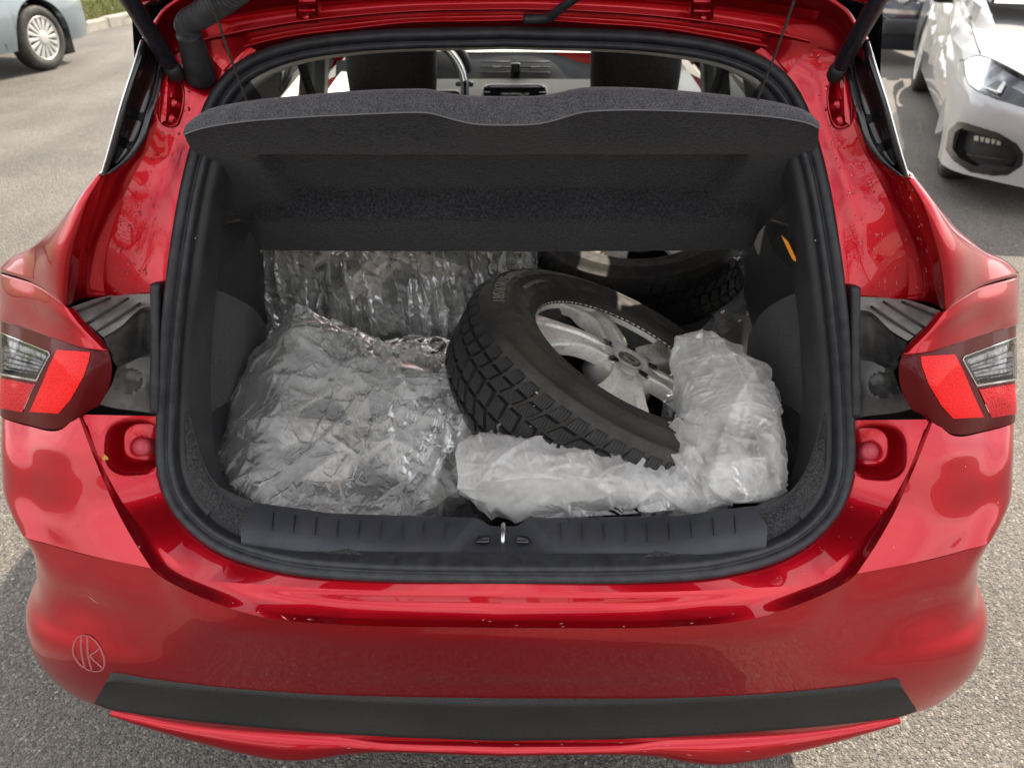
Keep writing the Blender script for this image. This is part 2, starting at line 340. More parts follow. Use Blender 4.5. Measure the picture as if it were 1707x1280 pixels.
# inner trim edge: beige headliner edge at the top, dull plastic at the sides
k0 = 21
top_i = [i for i in list(range(len(loop) - k0, len(loop))) + list(range(0, k0 + 1))]
tr = np.stack([(loop + SN * a + SB * b_)[top_i] for a, b_ in [(.014, -.013), (.026, -.008), (.031, -.012), (.032, -.05)]], 0)
gobj('headliner_edge', tr, M['beige'], car)
hd = np.stack([(loop + SN * a)[top_i] + np.array([0, dy, dz]) for a, dy, dz in [(.032, .03, 0), (.012, .12, .015), (-.03, .5, .045), (-.04, 1.6, .06)]], 0)
gobj('headliner', hd, M['beige'], car)
side_i = list(range(k0, 63))
for ii in (side_i, [len(loop) - i for i in side_i]):
    tr = np.stack([(loop + SN * a + SB * b_)[ii] for a, b_ in [(.025, -.008), (.032, -.006), (.040, -.016), (.044, -.075)]], 0)
    gobj('opening_trim', tr, M['dull_plastic'], car)

# --- jamb: the recessed red frame outside the seal
J = YS([(340, 30, 1.105), (300, 60, 1.10), (276, 105, 1.09), (271, 150, 1.075), (264, 201, 1.06), (250, 242, 1.05), (240, 262, 1.045), (225, 290, 1.035), (205, 330, 1.025), (190, 370, 1.015), (177, 420, 1.005), (172, 467, 1.0), (176, 497, .997)])
S2 = cr(YS([(430, 86, 1.125), (392, 108, 1.115), (360, 142, 1.10), (346, 167, 1.09), (330, 210, 1.075), (318, 250, 1.06), (312, 275, 1.053), (306, 300, 1.045), (297, 345, 1.028), (291, 390, 1.013), (284, 440, 1.0), (279, 480, .99), (276, 512, .985)]) , 40)
jr = np.stack([S2 + (S2 * 0 + np.array([.012, .004, 0])), S2, S2 * .6 + cr(J, 40) * .4 + np.array([0, .004, 0]), cr(J, 40)], 0)
G = patch(list(jr), 14, 90)
both('jamb', G, M['red'], flip=True)
W = YS([(262, 92, 1.06), (256, 140, 1.035), (240, 192, 1.01), (228, 232, .995), (214, 260, .985), (172, 293, .965), (150, 330, .95), (133, 380, .945), (122, 420, .945), (116, 460, .945), (113, 510, .945)])
Jw = cr(J[2:], 60); Ww = cr(W, 60)
def wallgrid(dlt):
    rows = []
    for t in np.linspace(0, 1, 12):
        rows.append(Jw * (1 - t) + Ww * t + np.array([0, 1, 0]) * (.012 * math.sin(math.pi * t)) + np.array([-1., 0, 0]) * (.010 * math.sin(math.pi * t)))
    return np.array(rows)
WG = wallgrid(0)
# pressed step along the wall
tt = np.linspace(0, 1, 12)[:, None]; stp = 1 / (1 + np.exp(-(tt - .55) * 40)); along = np.linspace(0, 1, 60)[None, :]
WG = patch(list(WG), 36, 90)
tt = np.linspace(0, 1, 36)[:, None]; al = np.linspace(0, 1, 90)[None, :]
stp = 1 / (1 + np.exp(-(tt - .5 - .12 * np.sin(al * 5)) * 60)) * np.clip((al - .45) * 8, 0, 1) * np.clip((1 - tt) * 5, 0, 1) * np.clip((1 - al) * 10, 0, 1)
WG = WG + gnormals(WG) * (stp * -.006)[..., None]
both('jamb_wall', WG, M['red'], flip=True)
# --- roof header above the seal, with drain channel ridges, to just above the hinge line
xs = np.linspace(-.40, .40, 120)
def hdr(px_y, y, bow=1.0):
    c = Y(842, px_y, y); return c
rows = []
for py, yy in [(46, 1.14), (40, 1.135), (34, 1.125), (31, 1.128), (26, 1.13), (21, 1.122), (18, 1.105), (15, 1.103), (12, 1.112), (4, 1.118), (-6, 1.10), (-20, 1.09)]:
    c = Y(842, py, yy); row = []
    for x in xs:
        drop = .020 * (abs(x) / .28) ** 2.2 if abs(x) < .28 else .020 + .16 * (abs(x) - .28) + .5 * (abs(x) - .28) ** 2
        k = (46 - py) / 66
        row.append((x, c[1] - .010 * (abs(x) / .4) ** 2, c[2] - drop * (1 - .45 * k) + .0022 * math.sin(x * 38) * (.3 if py > 30 else .05)))
    rows.append(row)
gobj('roof_header', patch_lin(np.array(rows), 120, 2), M['red'], car, flip=True)
# corner plates between header and pillar
for s in (1,):
    cp = patch([YS([(372, 118, 1.10), (400, 90, 1.115), (440, 66, 1.13), (490, 45, 1.13)]), YS([(330, 80, 1.095), (360, 60, 1.10), (410, 40, 1.115), (480, 22, 1.115)]),
                YS([(276, 95, 1.08), (300, 45, 1.085), (350, 18, 1.09), (450, 4, 1.10)]), YS([(255, 66, 1.06), (275, 30, 1.065), (320, 0, 1.07), (430, -14, 1.09)])], 18, 24)
    both('pillar_gusset', cp, M['red'], flip=True)
    cq = patch([YS([(262, 92, 1.06), (258, 70, 1.06), (275, 30, 1.065), (330, -6, 1.075)]), YS([(240, 66, 1.05), (252, 48, 1.05), (272, 18, 1.055), (330, -24, 1.07)]), YS([(240, 67, 1.10), (252, 49, 1.12), (272, 19, 1.14), (330, -23, 1.16)])], 14, 20)
    both('roof_rail', cq, M['red'], flip=True)
# --- glossy black pillar garnish with a channel, outer edge and clips
inner = YS([(263, 96, 1.058), (255, 143, 1.033), (243, 190, 1.010), (229, 233, .993), (208, 265, .980), (176, 291, .966)])
outer = YS([(240, 68, 1.03), (224, 118, 1.008), (208, 168, .99), (195, 215, .978), (184, 255, .97), (173, 292, .964)])
floor_ = (inner * .72 + outer * .28) + np.array([-.004, .024, 0])
floor2 = (inner * .2 + outer * .8) + np.array([0, .026, 0])
pg = np.stack([cr(inner + np.array([.006, .012, 0]), 60), cr(inner, 60), cr(inner * .93 + outer * .07 + np.array([-.001, .014, 0]), 60), cr(floor_, 60), cr(floor2, 60), cr(outer + np.array([.002, .014, 0]), 60), cr(outer, 60), cr(outer + np.array([-.006, .004, 0]), 60), cr(outer + np.array([-.010, .05, .0]), 60), cr(outer + np.array([-.004, .22, .02]), 60)], 0)
pa, pb = both('pillar_garnish', pg, M['gloss_black'], flip=True)
for pp, sgn in ((pa, 1), (pb, -1)):
    for q in (31, 45):
        c = (pg[3][q] * .7 + pg[2][q] * .3) + np.array([.004, -.006, 0]); c = c * np.array([sgn, 1, 1])
        Mx = Matrix.Translation(c) @ Vector((.35 * sgn, -1, .25)).to_track_quat('Z', 'Y').to_matrix().to_4x4()
        MB().lathe([(0, .004), (.003, .004), (.0035, .0025), (.006, .0025), (.0072, 0), (.0072, -.01)], 16, Mx).build('clip', M['dull_plastic'], pp)
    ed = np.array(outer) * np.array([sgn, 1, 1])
    MB().tube(cr(ed + np.array([-.003 * sgn, -.001, 0]), 40), .0011, 6).build('edge_highlight', M['chrome'], pp)  # thin silver line painting the highlight along the garnish edge
# --- quarter panel: shoulder band, outer skin, running forward to the front of the car
def wl(x, y, z): return np.array([x, y, z])
q_rows = [
    np.vstack([YS([(172, 293, .965), (169, 293, .967), (166, 294, .985), (168, 292, 1.03)]), [wl(-.60, 1.25, 1.16), wl(-.64, 1.7, 1.13), wl(-.70, 2.5, 1.09)]]),
    np.vstack([YS([(150, 330, .95), (139, 333, .955), (132, 337, .98), (130, 342, 1.05)]), [wl(-.66, 1.25, 1.11), wl(-.70, 1.7, 1.08), wl(-.75, 2.5, 1.03)]]),
    np.vstack([YS([(133, 380, .945), (114, 380, .955), (104, 376, .99), (98, 381, 1.08)]), [wl(-.70, 1.25, 1.07), wl(-.74, 1.7, 1.03), wl(-.79, 2.5, .98)]]),
    np.vstack([YS([(122, 420, .945), (99, 418, .955), (76, 406, 1.01), (64, 411, 1.10)]), [wl(-.74, 1.27, 1.02), wl(-.79, 1.7, .98), wl(-.82, 2.5, .93)]]),
    np.vstack([YS([(116, 460, .945), (92, 455, .957), (60, 434, 1.02), (24, 431, 1.13)]), [wl(-.79, 1.30, .97), wl(-.83, 1.7, .93), wl(-.84, 2.5, .88)]]),
    np.vstack([YS([(113, 510, .945), (97, 495, .955), (62, 472, 1.0), (2, 450, 1.12)]), [wl(-.82, 1.32, .93), wl(-.85, 1.7, .87), wl(-.855, 2.5, .83)]])]
QG = patch(q_rows, 40, 90)
both('quarter_panel', QG, M['red'], flip=False, solid=.004, off=1)
# cover panel over the lamp, below the shut line
c_rows = [np.vstack([YS([(115, 513, .944), (98, 498, .954), (63, 475, .999), (2, 453, 1.118)]), [wl(-.822, 1.32, .926), wl(-.85, 1.7, .865)]]),
          np.vstack([YS([(135, 540, .935), (105, 522, .946), (65, 500, .985), (0, 478, 1.10)]), [wl(-.83, 1.3, .905), wl(-.852, 1.7, .84)]]),
          np.vstack([YS([(160, 566, .927), (120, 548, .938), (70, 528, .98), (0, 505, 1.09)]), [wl(-.83, 1.3, .885), wl(-.853, 1.7, .82)]]),
          np.vstack([YS([(181, 584, .923), (152, 583, .923), (95, 565, .95), (40, 546, 1.01), (0, 529, 1.075)]), [wl(-.835, 1.3, .865), wl(-.853, 1.7, .80)]])]
CG = patch(c_rows, 24, 70)
both('lamp_cover', CG, M['red'], flip=False, solid=.003, off=1)
# edge that rolls from the cover down to the black bracket
e_rows = [YS([(115, 513, .944), (135, 540, .935), (160, 566, .927), (181, 584, .923)]), YS([(122, 514, .946), (143, 540, .938), (169, 566, .931), (188, 590, .927)]), YS([(124, 516, .975), (146, 543, .965), (172, 569, .955), (190, 596, .95)])]
both('lamp_cover_edge', patch(e_rows, 8, 30), M['red'], flip=True)
# --- tail lamps
l_rows = [np.vstack([YS([(181, 585, .921), (152, 584, .920), (95, 566, .947), (40, 547, 1.007), (0, 530, 1.07)]), [wl(-.815, 1.15, .90), wl(-.835, 1.3, .863)]]),
          np.vstack([YS([(186, 606, .917), (150, 612, .910), (95, 602, .932), (40, 588, .985), (0, 575, 1.04)]), [wl(-.812, 1.14, .868), wl(-.834, 1.3, .84)]]),
          np.vstack([YS([(183, 640, .913), (140, 645, .903), (90, 642, .922), (40, 632, .965), (0, 620, 1.015)]), [wl(-.808, 1.12, .835), wl(-.833, 1.3, .81)]]),
          np.vstack([YS([(163, 677, .908), (130, 683, .900), (85, 684, .912), (40, 672, .948), (0, 656, .995)]), [wl(-.805, 1.11, .80), wl(-.832, 1.3, .785)]]),
          np.vstack([YS([(150, 682, .908), (130, 700, .903), (95, 715, .908), (50, 709, .938), (0, 691, .985)]), [wl(-.803, 1.10, .785), wl(-.832, 1.3, .77)]])]
LG = patch(l_rows, 300, 420)
lampL, lampR = both('tail_lamp', LG, M['lamp_dark'], flip=False)
lamp_v = LG - _C; lamp_z = lamp_v @ _f
LX = 853.5 + FPX * (lamp_v @ _r) / lamp_z; LYp = 640 - FPX * (lamp_v @ _u) / lamp_z; LN = gnormals(LG)
if LN[150, 100] @ np.array([0, -1, 0]) < 0: LN = -LN
def inside(poly, X, Yp):
    P = np.array(poly, float); r_ = np.zeros(X.shape, bool); n = len(P)
    for i in range(n):
        (x0, y0), (x1, y1) = P[i], P[(i + 1) % n]
        c_ = ((y0 > Yp) != (y1 > Yp)) & (X < (x1 - x0) * (Yp - y0) / (y1 - y0 + 1e-9) + x0); r_ ^= c_
    return r_
LF = np.array(gfaces(*LG.shape[:2])); FX, FY = LX.ravel()[LF].mean(1), LYp.ravel()[LF].mean(1)
VIS = LG.reshape(-1, 3)[LF].mean(1)[:, 1] < 1.2
taken = np.zeros(len(LF), bool)
def on_lamp(name, poly, lift, m, keep=False):
    global taken
    q = inside(poly, FX, FY) & VIS
    if name == 'light_bar': q &= inside(BOWL, FX, FY)
    if not keep: q &= ~taken; taken |= q
    if name == 'red_reflector': q &= LG.reshape(-1, 3)[LF].mean(1)[:, 1] < .985
    fs = LF[q]; ids, inv = np.unique(fs.ravel(), return_inverse=True); V = (LG + LN * lift).reshape(-1, 3)[ids]; fs = inv.reshape(-1, 4)
    a_ = mobj(name, V, fs, m, lampL, ); b_ = mobj(name, mir(V), fs, m, lampR, flip=True)
BOWL = [(-60, 537), (0, 562), (70, 591), (73, 594), (56, 626), (0, 615), (-60, 598)]
on_lamp('light_bowl', BOWL, -.012, M['lamp_silver'])
on_lamp('black_surround', [(-60, 532), (0, 557), (77, 588), (79, 592), (59, 631), (0, 620), (-60, 602)], -.003, M['gloss_black'])
on_lamp('chrome_bezel', [(-60, 528), (0, 553), (81, 586), (84, 591), (61, 636), (0, 625), (-60, 606)], .001, M['chrome'])
on_lamp('red_reflector', [(96, 583), (151, 587), (149, 602), (139, 630), (117, 668), (98, 689), (50, 686), (66, 652), (82, 612)], .001, M['lamp_red'])
on_lamp('fluted_lens', [(-40, 617), (0, 630), (58, 641), (38, 687), (0, 680), (-40, 660)], .001, M['lamp_red2'])
for k in range(5):
    y0 = 575 + k * 9; sl = .40 - .055 * k
    on_lamp('light_bar', [(-60, y0 - 60 * sl), (70, y0 + 70 * sl), (70, y0 + 70 * sl + 2.6), (-60, y0 - 60 * sl + 2.6)], -.008, [M['gloss_black'], M['chrome']][k % 2], keep=True)
on_lamp('clear_lens', [(-60, 530), (0, 555), (79, 587), (82, 591), (60, 633), (0, 622), (-60, 604)], .0015, M['lens_clear'], keep=True)
rest = LF[~taken]
for lo_, fl_ in ((lampL, False), (lampR, True)):
    me = bpy.data.meshes.new('tail_lamp'); V = LG.reshape(-1, 3) if not fl_ else mir(LG).reshape(-1, 3)
    me.from_pydata([tuple(v) for v in V], [], [tuple(f[::-1]) if fl_ else tuple(f) for f in rest.tolist()]); me.polygons.foreach_set('use_smooth', [True] * len(me.polygons)); me.materials.append(M['lamp_dark']); lo_.data = me
# --- black bracket beside each lamp
b_rows = [YS([(118, 512, .958), (176, 494, .995), (215, 491, .996), (262, 489, .985)]), YS([(140, 535, .95), (185, 520, .972), (222, 508, .985), (262, 506, .983)]), YS([(172, 562, .942), (200, 545, .956), (236, 514, .978), (262, 512, .981)]),
          YS([(174, 565, .945), (203, 549, .966), (238, 522, .990), (262, 522, .979)]), YS([(190, 604, .945), (212, 598, .972), (236, 585, .985), (262, 585, .968)]), YS([(196, 612, .935), (212, 606, .955), (236, 596, .964), (262, 596, .965)]),
          YS([(186, 642, .925), (205, 642, .935), (236, 645, .945), (262, 650, .955)]), YS([(166, 674, .916), (190, 680, .922), (236, 686, .937), (262, 690, .944)])]
BG = patch_lin(b_rows, 60, 8)
c = Y(214, 637, .937)
d = np.linalg.norm(BG - c, axis=2); BG = BG + np.array([0, 1, .1]) * (.02 * (1 / (1 + np.exp((d - .0165) * 900))))[..., None]
both('lamp_backing', patch([YS([(95, 470, 1.03), (180, 478, 1.04), (275, 470, 1.03)]), YS([(110, 560, 1.02), (190, 570, 1.02), (275, 570, 1.01)]), YS([(140, 640, .985), (200, 640, .985), (275, 640, .985)]), YS([(120, 700, .955), (190, 705, .965), (275, 705, .965)])], 8, 12), M['dull_plastic'], flip=False)
brL, brR = both('lamp_bracket', BG[16:], M['dirty_gloss'], flip=False, angle=14)
both('bracket_top', BG[:17], M['dust_and_sky_plastic'], brL, flip=False)
for k in range(3):
    a, b_ = [((130, 520), (185, 497)), ((146, 540), (216, 497)), ((160, 555), (236, 505))][k]
    P = np.linspace(0, 1, 6)[:, None]; seg = Y(a[0], a[1], .952 - .003 * k) * (1 - P) + Y(b_[0], b_[1], .99 - .003 * k) * P
    for br, sg in ((brL, 1), (brR, -1)): MB().tube((seg + np.array([0, -.002, .001])) * np.array([sg, 1, 1]), .0018, 6).build('rib', M['dull_plastic'], br)
st = np.stack([YS([(250, 474, .972), (251, 560, .955), (250, 640, .94), (250, 690, .932)]), YS([(263, 474, .972), (263, 560, .955), (263, 640, .94), (263, 690, .932)])], 0)
both('foam_strip', patch([st[0], st[1]], 4, 30), M['rubber'], brL, flip=False, solid=.02, off=-1)
# --- lower jamb beside the seal, inner crease, sloped band, upper corner of bumper
bumper = gobj('bumper', np.zeros((2, 2, 3)), M['red_dusty'], car)      # replaced below once its surface is known
S3 = YS([(266, 696, .946), (268, 740, .932), (271, 780, .915), (288, 835, .885), (314, 872, .86), (354, 907, .83), (404, 931, .805), (482, 949, .78), (600, 958, .765), (842, 962, .755)])
S3 = S3 + np.array([.014, .003, 0]) * np.linspace(1, 0, len(S3))[:, None] + np.array([0, .004, .010]) * np.linspace(0, 1, len(S3))[:, None]
C2 = YS([(140, 691, .912), (155, 735, .895), (172, 778, .878), (205, 838, .855), (245, 890, .826), (290, 932, .797), (335, 962, .772), (450, 975, .752), (600, 983, .742), (842, 986, .738)])
C1 = YS([(130, 691, .905), (146, 735, .882), (163, 778, .863), (192, 845, .835), (222, 900, .805), (252, 947, .777), (292, 975, .753), (420, 1024, .714), (560, 1040, .702), (842, 1046, .699)])
for A in (S3, C2, C1): A[-1][0] = 0
EG = patch([S3, S3 * .5 + C2 * .5, C2], 60, 190)
pc = Y(232, 744, .925); pq = _u * 1.0
dx = (EG - pc) @ _r / .031; dz = (EG - pc) @ _u / .035
dd = (np.abs(dx) ** 2.6 + np.abs(dz) ** 2.6) ** (1 / 2.6)
EG = EG + np.array([0, .8, -.35]) * (.044 * (1 / (1 + np.exp((dd - 1) * 34))))[..., None]
def whole(name, G, m, parent=car, **k):
    """left half grid (x from side to centre along axis 1) joined with its mirror into one part"""
    return gobj(name, np.concatenate([G, mir(G)[:, ::-1][:, 1:]], 1), m, parent, **k)
whole('lower_jamb', EG, M['red'], flip=True)
FG = patch([C2, C2 * .55 + C1 * .45 + np.array([0, .002, -.003]), C1], 20, 150)
stepv = np.linspace(0, 1, 20)[:, None]; cx = np.clip((np.linspace(0, 1, 150)[None, :] - .55) * 6, 0, 1)
FG = FG + np.array([0, 0, -1]) * (.006 * cx / (1 + np.exp(-(stepv - .18) * 60)))[..., None] * np.clip((1 - stepv) * 4, 0, 1)[..., None]
whole('bumper_ledge', FG, M['red'], bumper, flip=True)
g_rows = [np.vstack([YS([(130, 691, .905), (100, 717, .903), (50, 711, .935), (2, 693, .98)]), [wl(-.800, 1.08, .78), wl(-.826, 1.3, .76), wl(-.845, 1.6, .74)]]),
          np.vstack([YS([(146, 735, .882), (100, 745, .888), (50, 738, .915), (2, 722, .955)]), [wl(-.800, 1.06, .76), wl(-.825, 1.3, .745), wl(-.845, 1.6, .73)]]),
          np.vstack([YS([(163, 778, .863), (110, 782, .872), (55, 774, .895), (2, 757, .93)]), [wl(-.797, 1.04, .74), wl(-.823, 1.3, .73), wl(-.845, 1.6, .72)]]),
          np.vstack([YS([(192, 845, .835), (125, 846, .846), (62, 836, .870), (5, 818, .905)]), [wl(-.792, 1.02, .72), wl(-.82, 1.3, .71), wl(-.845, 1.6, .70)]]),
          np.vstack([YS([(222, 900, .805), (135, 890, .825), (72, 876, .848), (20, 860, .876)]), [wl(-.785, 1.0, .71), wl(-.815, 1.3, .70), wl(-.845, 1.6, .69)]]),
          np.vstack([YS([(252, 947, .777), (144, 924, .808), (80, 906, .832), (36, 890, .852)]), [wl(-.752, .905, .705), wl(-.772, 1.0, .70), wl(-.805, 1.3, .695), wl(-.845, 1.6, .68)]])]
GG = patch(g_rows, 40, 90)
both('bumper_corner', GG, M['red'], bumper, flip=False)
# --- bumper face: rows of plan curves from the crease down
belt = np.vstack([C1[::-1][:5] * 1.0, YS([(144, 925, .806), (80, 907, .830), (36, 891, .850)]), [wl(-.752, .905, .702), wl(-.772, 1.0, .697), wl(-.805, 1.3, .692), wl(-.845, 1.6, .677)]])
belt = belt + np.array([0, .0015, -.002])
def plan(z, pts): return np.array([(-x, y, z + (dz[0] if dz else 0)) for x, y, *dz in pts])
rowsB = [belt,
         plan(.655, [(0, .699), (.25, .703), (.40, .724), (.49, .760), (.60, .793), (.69, .826), (.732, .87), (.748, .93), (.765, 1.05), (.80, 1.3), (.84, 1.6)]),
         plan(.61, [(0, .704), (.25, .708), (.42, .728), (.52, .760), (.62, .792), (.69, .818), (.735, .86), (.755, .92), (.772, 1.05), (.80, 1.3), (.84, 1.6)]),
         plan(.57, [(0, .710), (.25, .714), (.44, .732), (.55, .758), (.64, .780), (.70, .806), (.742, .85), (.762, .92), (.775, 1.05), (.80, 1.3), (.84, 1.6)]),
         plan(.535, [(0, .717), (.25, .720), (.45, .734), (.58, .752), (.67, .772), (.73, .800), (.77, .850), (.79, .92), (.80, 1.05), (.815, 1.3), (.84, 1.6)]),
         plan(.49, [(0, .722), (.25, .725), (.45, .736), (.59, .751), (.68, .770), (.745, .802), (.783, .850), (.80, .92), (.81, 1.05), (.82, 1.3), (.84, 1.6)]),
         plan(.44, [(0, .724), (.25, .727), (.45, .737), (.60, .755), (.69, .775), (.75, .808), (.785, .855), (.80, .92), (.81, 1.05), (.82, 1.3), (.84, 1.6)]),
         plan(.395, [(0, .727), (.3, .730), (.5, .744), (.63, .768), (.70, .790), (.745, .825), (.77, .87), (.78, .94), (.79, 1.05), (.80, 1.3), (.83, 1.6)]),
         plan(.365, [(0, .745), (.3, .748), (.5, .762), (.62, .785), (.68, .81), (.715, .845), (.735, .89), (.745, .95), (.755, 1.07), (.77, 1.3), (.80, 1.6)]),
         plan(.355, [(0, .80), (.3, .80), (.5, .81), (.60, .84), (.64, .87), (.67, .90), (.685, .94), (.69, 1.0), (.70, 1.1), (.72, 1.3), (.78, 1.6)])]
BF = patch(rowsB, 90, 130)
old = bumper.data
nb = whole('bumper_face', BF[:, ::-1], M['red_dusty'], None, flip=True)
bumper.data = nb.data; bpy.data.objects.remove(nb); bpy.data.meshes.remove(old); bumper.data.name = 'bumper'
def bump_at(x, z):
    """depth of the bumper face at lateral x and height z"""
    i, j = np.unravel_index(np.argmin((BF[..., 0] + abs(x)) ** 2 + (BF[..., 2] - z) ** 2), BF.shape[:2]); return BF[i, j, 1]
# textured black insert across the bumper
tp = ZS([(850, 1158, .500), (620, 1151, .502), (400, 1137, .506), (250, 1124, .510), (200, 1118, .512), (184, 1124, .507)]); bt = ZS([(850, 1230, .402), (600, 1220, .404), (400, 1204, .408), (250, 1187, .413), (185, 1176, .418), (160, 1166, .425)])
tp[0][0] = bt[0][0] = 0
md = (tp + bt) / 2 + np.array([0, -.004, 0])
tp2 = tp * .93 + bt * .07 + np.array([0, -.0075, 0]); bt2 = bt * .92 + tp * .08 + np.array([0, -.0065, 0])
tp0 = tp + np.array([0, .006, .003]); bt0 = bt + np.array([0, .008, -.003]); bt1 = bt * .985 + tp * .015 + np.array([0, .004, 0])
for A in (tp, tp2, md, bt2, bt, tp0, bt0): A[:, 1] = A[:, 1] - .004
IG = np.concatenate([patch([tp0, tp, tp2], 6, 80), patch([tp2, md, bt2], 12, 80)[1:], patch([bt2, bt1, bt, bt0], 8, 80)[1:]], 0)
M['insert'] = mat('textured_black_insert', (.014, .014, .0135), .55, noise=[(5, (.010, .010, .010), (.022, .0215, .020), .3, .7)], bump=[(700, .5, 'v')])
whole('bumper_insert', IG[:, ::-1], M['insert'], bumper, flip=True)
# lower red lip: two wings with a raised centre piece
lt = ZS([(850, 1240, .385), (620, 1234, .386), (560, 1225, .388), (470, 1216, .392), (330, 1200, .396), (230, 1187, .400), (186, 1180, .404)]); lb = ZS([(850, 1260, .362), (640, 1253, .362), (590, 1256, .352), (480, 1268, .335), (330, 1238, .355), (230, 1208, .374), (186, 1192, .385)])
lt[0][0] = lb[0][0] = 0
lm = (lt + lb) / 2 + np.array([0, -.006, 0])
lu = lb + np.array([0, .05, .004])
lt = lt + np.array([0, .03, 0])
whole('bumper_lip', patch([lt, lm * .4 + lt * .6 + np.array([0, -.012, 0]), lm, lb, lu], 22, 90)[:, ::-1], M['red'], bumper, flip=True)
# black valance with the rear fog lamp
va = ZS([(850, 1262, .33), (640, 1262, .33), (560, 1275, .31)]); va = np.array([(0, .79, .36), (-.2, .79, .36), (-.30, .80, .36)]); vb = np.array([(0, .80, .25), (-.18, .80, .25), (-.24, .82, .26)])
whole('valance', patch([va, va * .5 + vb * .5 + np.array([0, -.008, 0]), vb, vb + np.array([0, .3, .02])], 14, 30)[:, ::-1], M['dull_plastic'], bumper, flip=True)
fl = MB(); fx = np.linspace(-.095, .095, 30)
FLG = np.array([[(x * (1 - .12 * t), .768 + .02 * (abs(x) / .095) ** 4 + .012 * t, .352 - .075 * t) for x in fx] for t in np.linspace(0, 1, 8)])
fog = gobj('fog_lamp', FLG, M['lamp_red2'], bumper, flip=True, solid=.03, off=-1)
# underbody behind the bumper
MB().box((0, 2.6, .30), (1.30, 3.4, .06)).build('underbody', M['dull_plastic'], car, smooth=False)
# parking mark a finger drew in the dust: a ring with a letter K
bv = BF - _C; bz_ = bv @ _f; bi = np.argmin((853.5 + FPX * (bv @ _r) / bz_ - 143) ** 2 + (640 - FPX * (bv @ _u) / bz_ - 1092) ** 2 + ((BF[..., 1] > .9) | (BF[..., 2] < .43)) * 1e6); mc = BF.reshape(-1, 3)[bi]
def on_face(dx, dz):
    x, z = mc[0] + dx, mc[2] + dz
    return np.array([x, bump_at(x, z), z])
M['dust'] = mat('pale_dust', (.36, .085, .085), .8)
def fine_face(dx, dz):
    x, z = mc[0] + dx, mc[2] + dz
    d2 = (BF[..., 0] - x) ** 2 + (BF[..., 2] - z) ** 2 + (BF[..., 1] > .95) * 9.; idx = np.argpartition(d2.ravel(), 12)[:12]; w = 1 / (d2.ravel()[idx] + 1e-6)
    return np.array([x, (BF[..., 1].ravel()[idx] * w).sum() / w.sum() - .0012, z])
def dust_line(pts, wd=.0016, closed=False):
    P = np.array([fine_face(a, b_) for a, b_ in pts]); n = len(P); T_ = np.gradient(P, axis=0)
    if closed: T_ = np.roll(P, -1, 0) - np.roll(P, 1, 0)
    T_ /= np.linalg.norm(T_, axis=1, keepdims=True); sde = np.cross(T_, np.array([.3, -1, 0])); sde /= np.linalg.norm(sde, axis=1, keepdims=True)
    return np.stack([P + sde * wd, P + np.array([0, -.0006, 0]), P - sde * wd], 0)
km = MB(); a = np.linspace(0, 2 * math.pi, 48, endpoint=False)
km.grid(dust_line([(.026 * math.cos(t), .030 * math.sin(t)) for t in a], closed=True), wv=True)
for p0, p1 in [((-.010, .027), (-.012, -.027)), ((.001, .029), (-.001, -.029)), ((.001, .0), (.022, .016)), ((.001, .002), (.020, -.019))]:
    km.grid(dust_line([(p0[0] + (p1[0] - p0[0]) * t, p0[1] + (p1[1] - p0[1]) * t) for t in np.linspace(0, 1, 12)]))
km.build('finger_mark', M['dust'], bumper, solid=.0004)
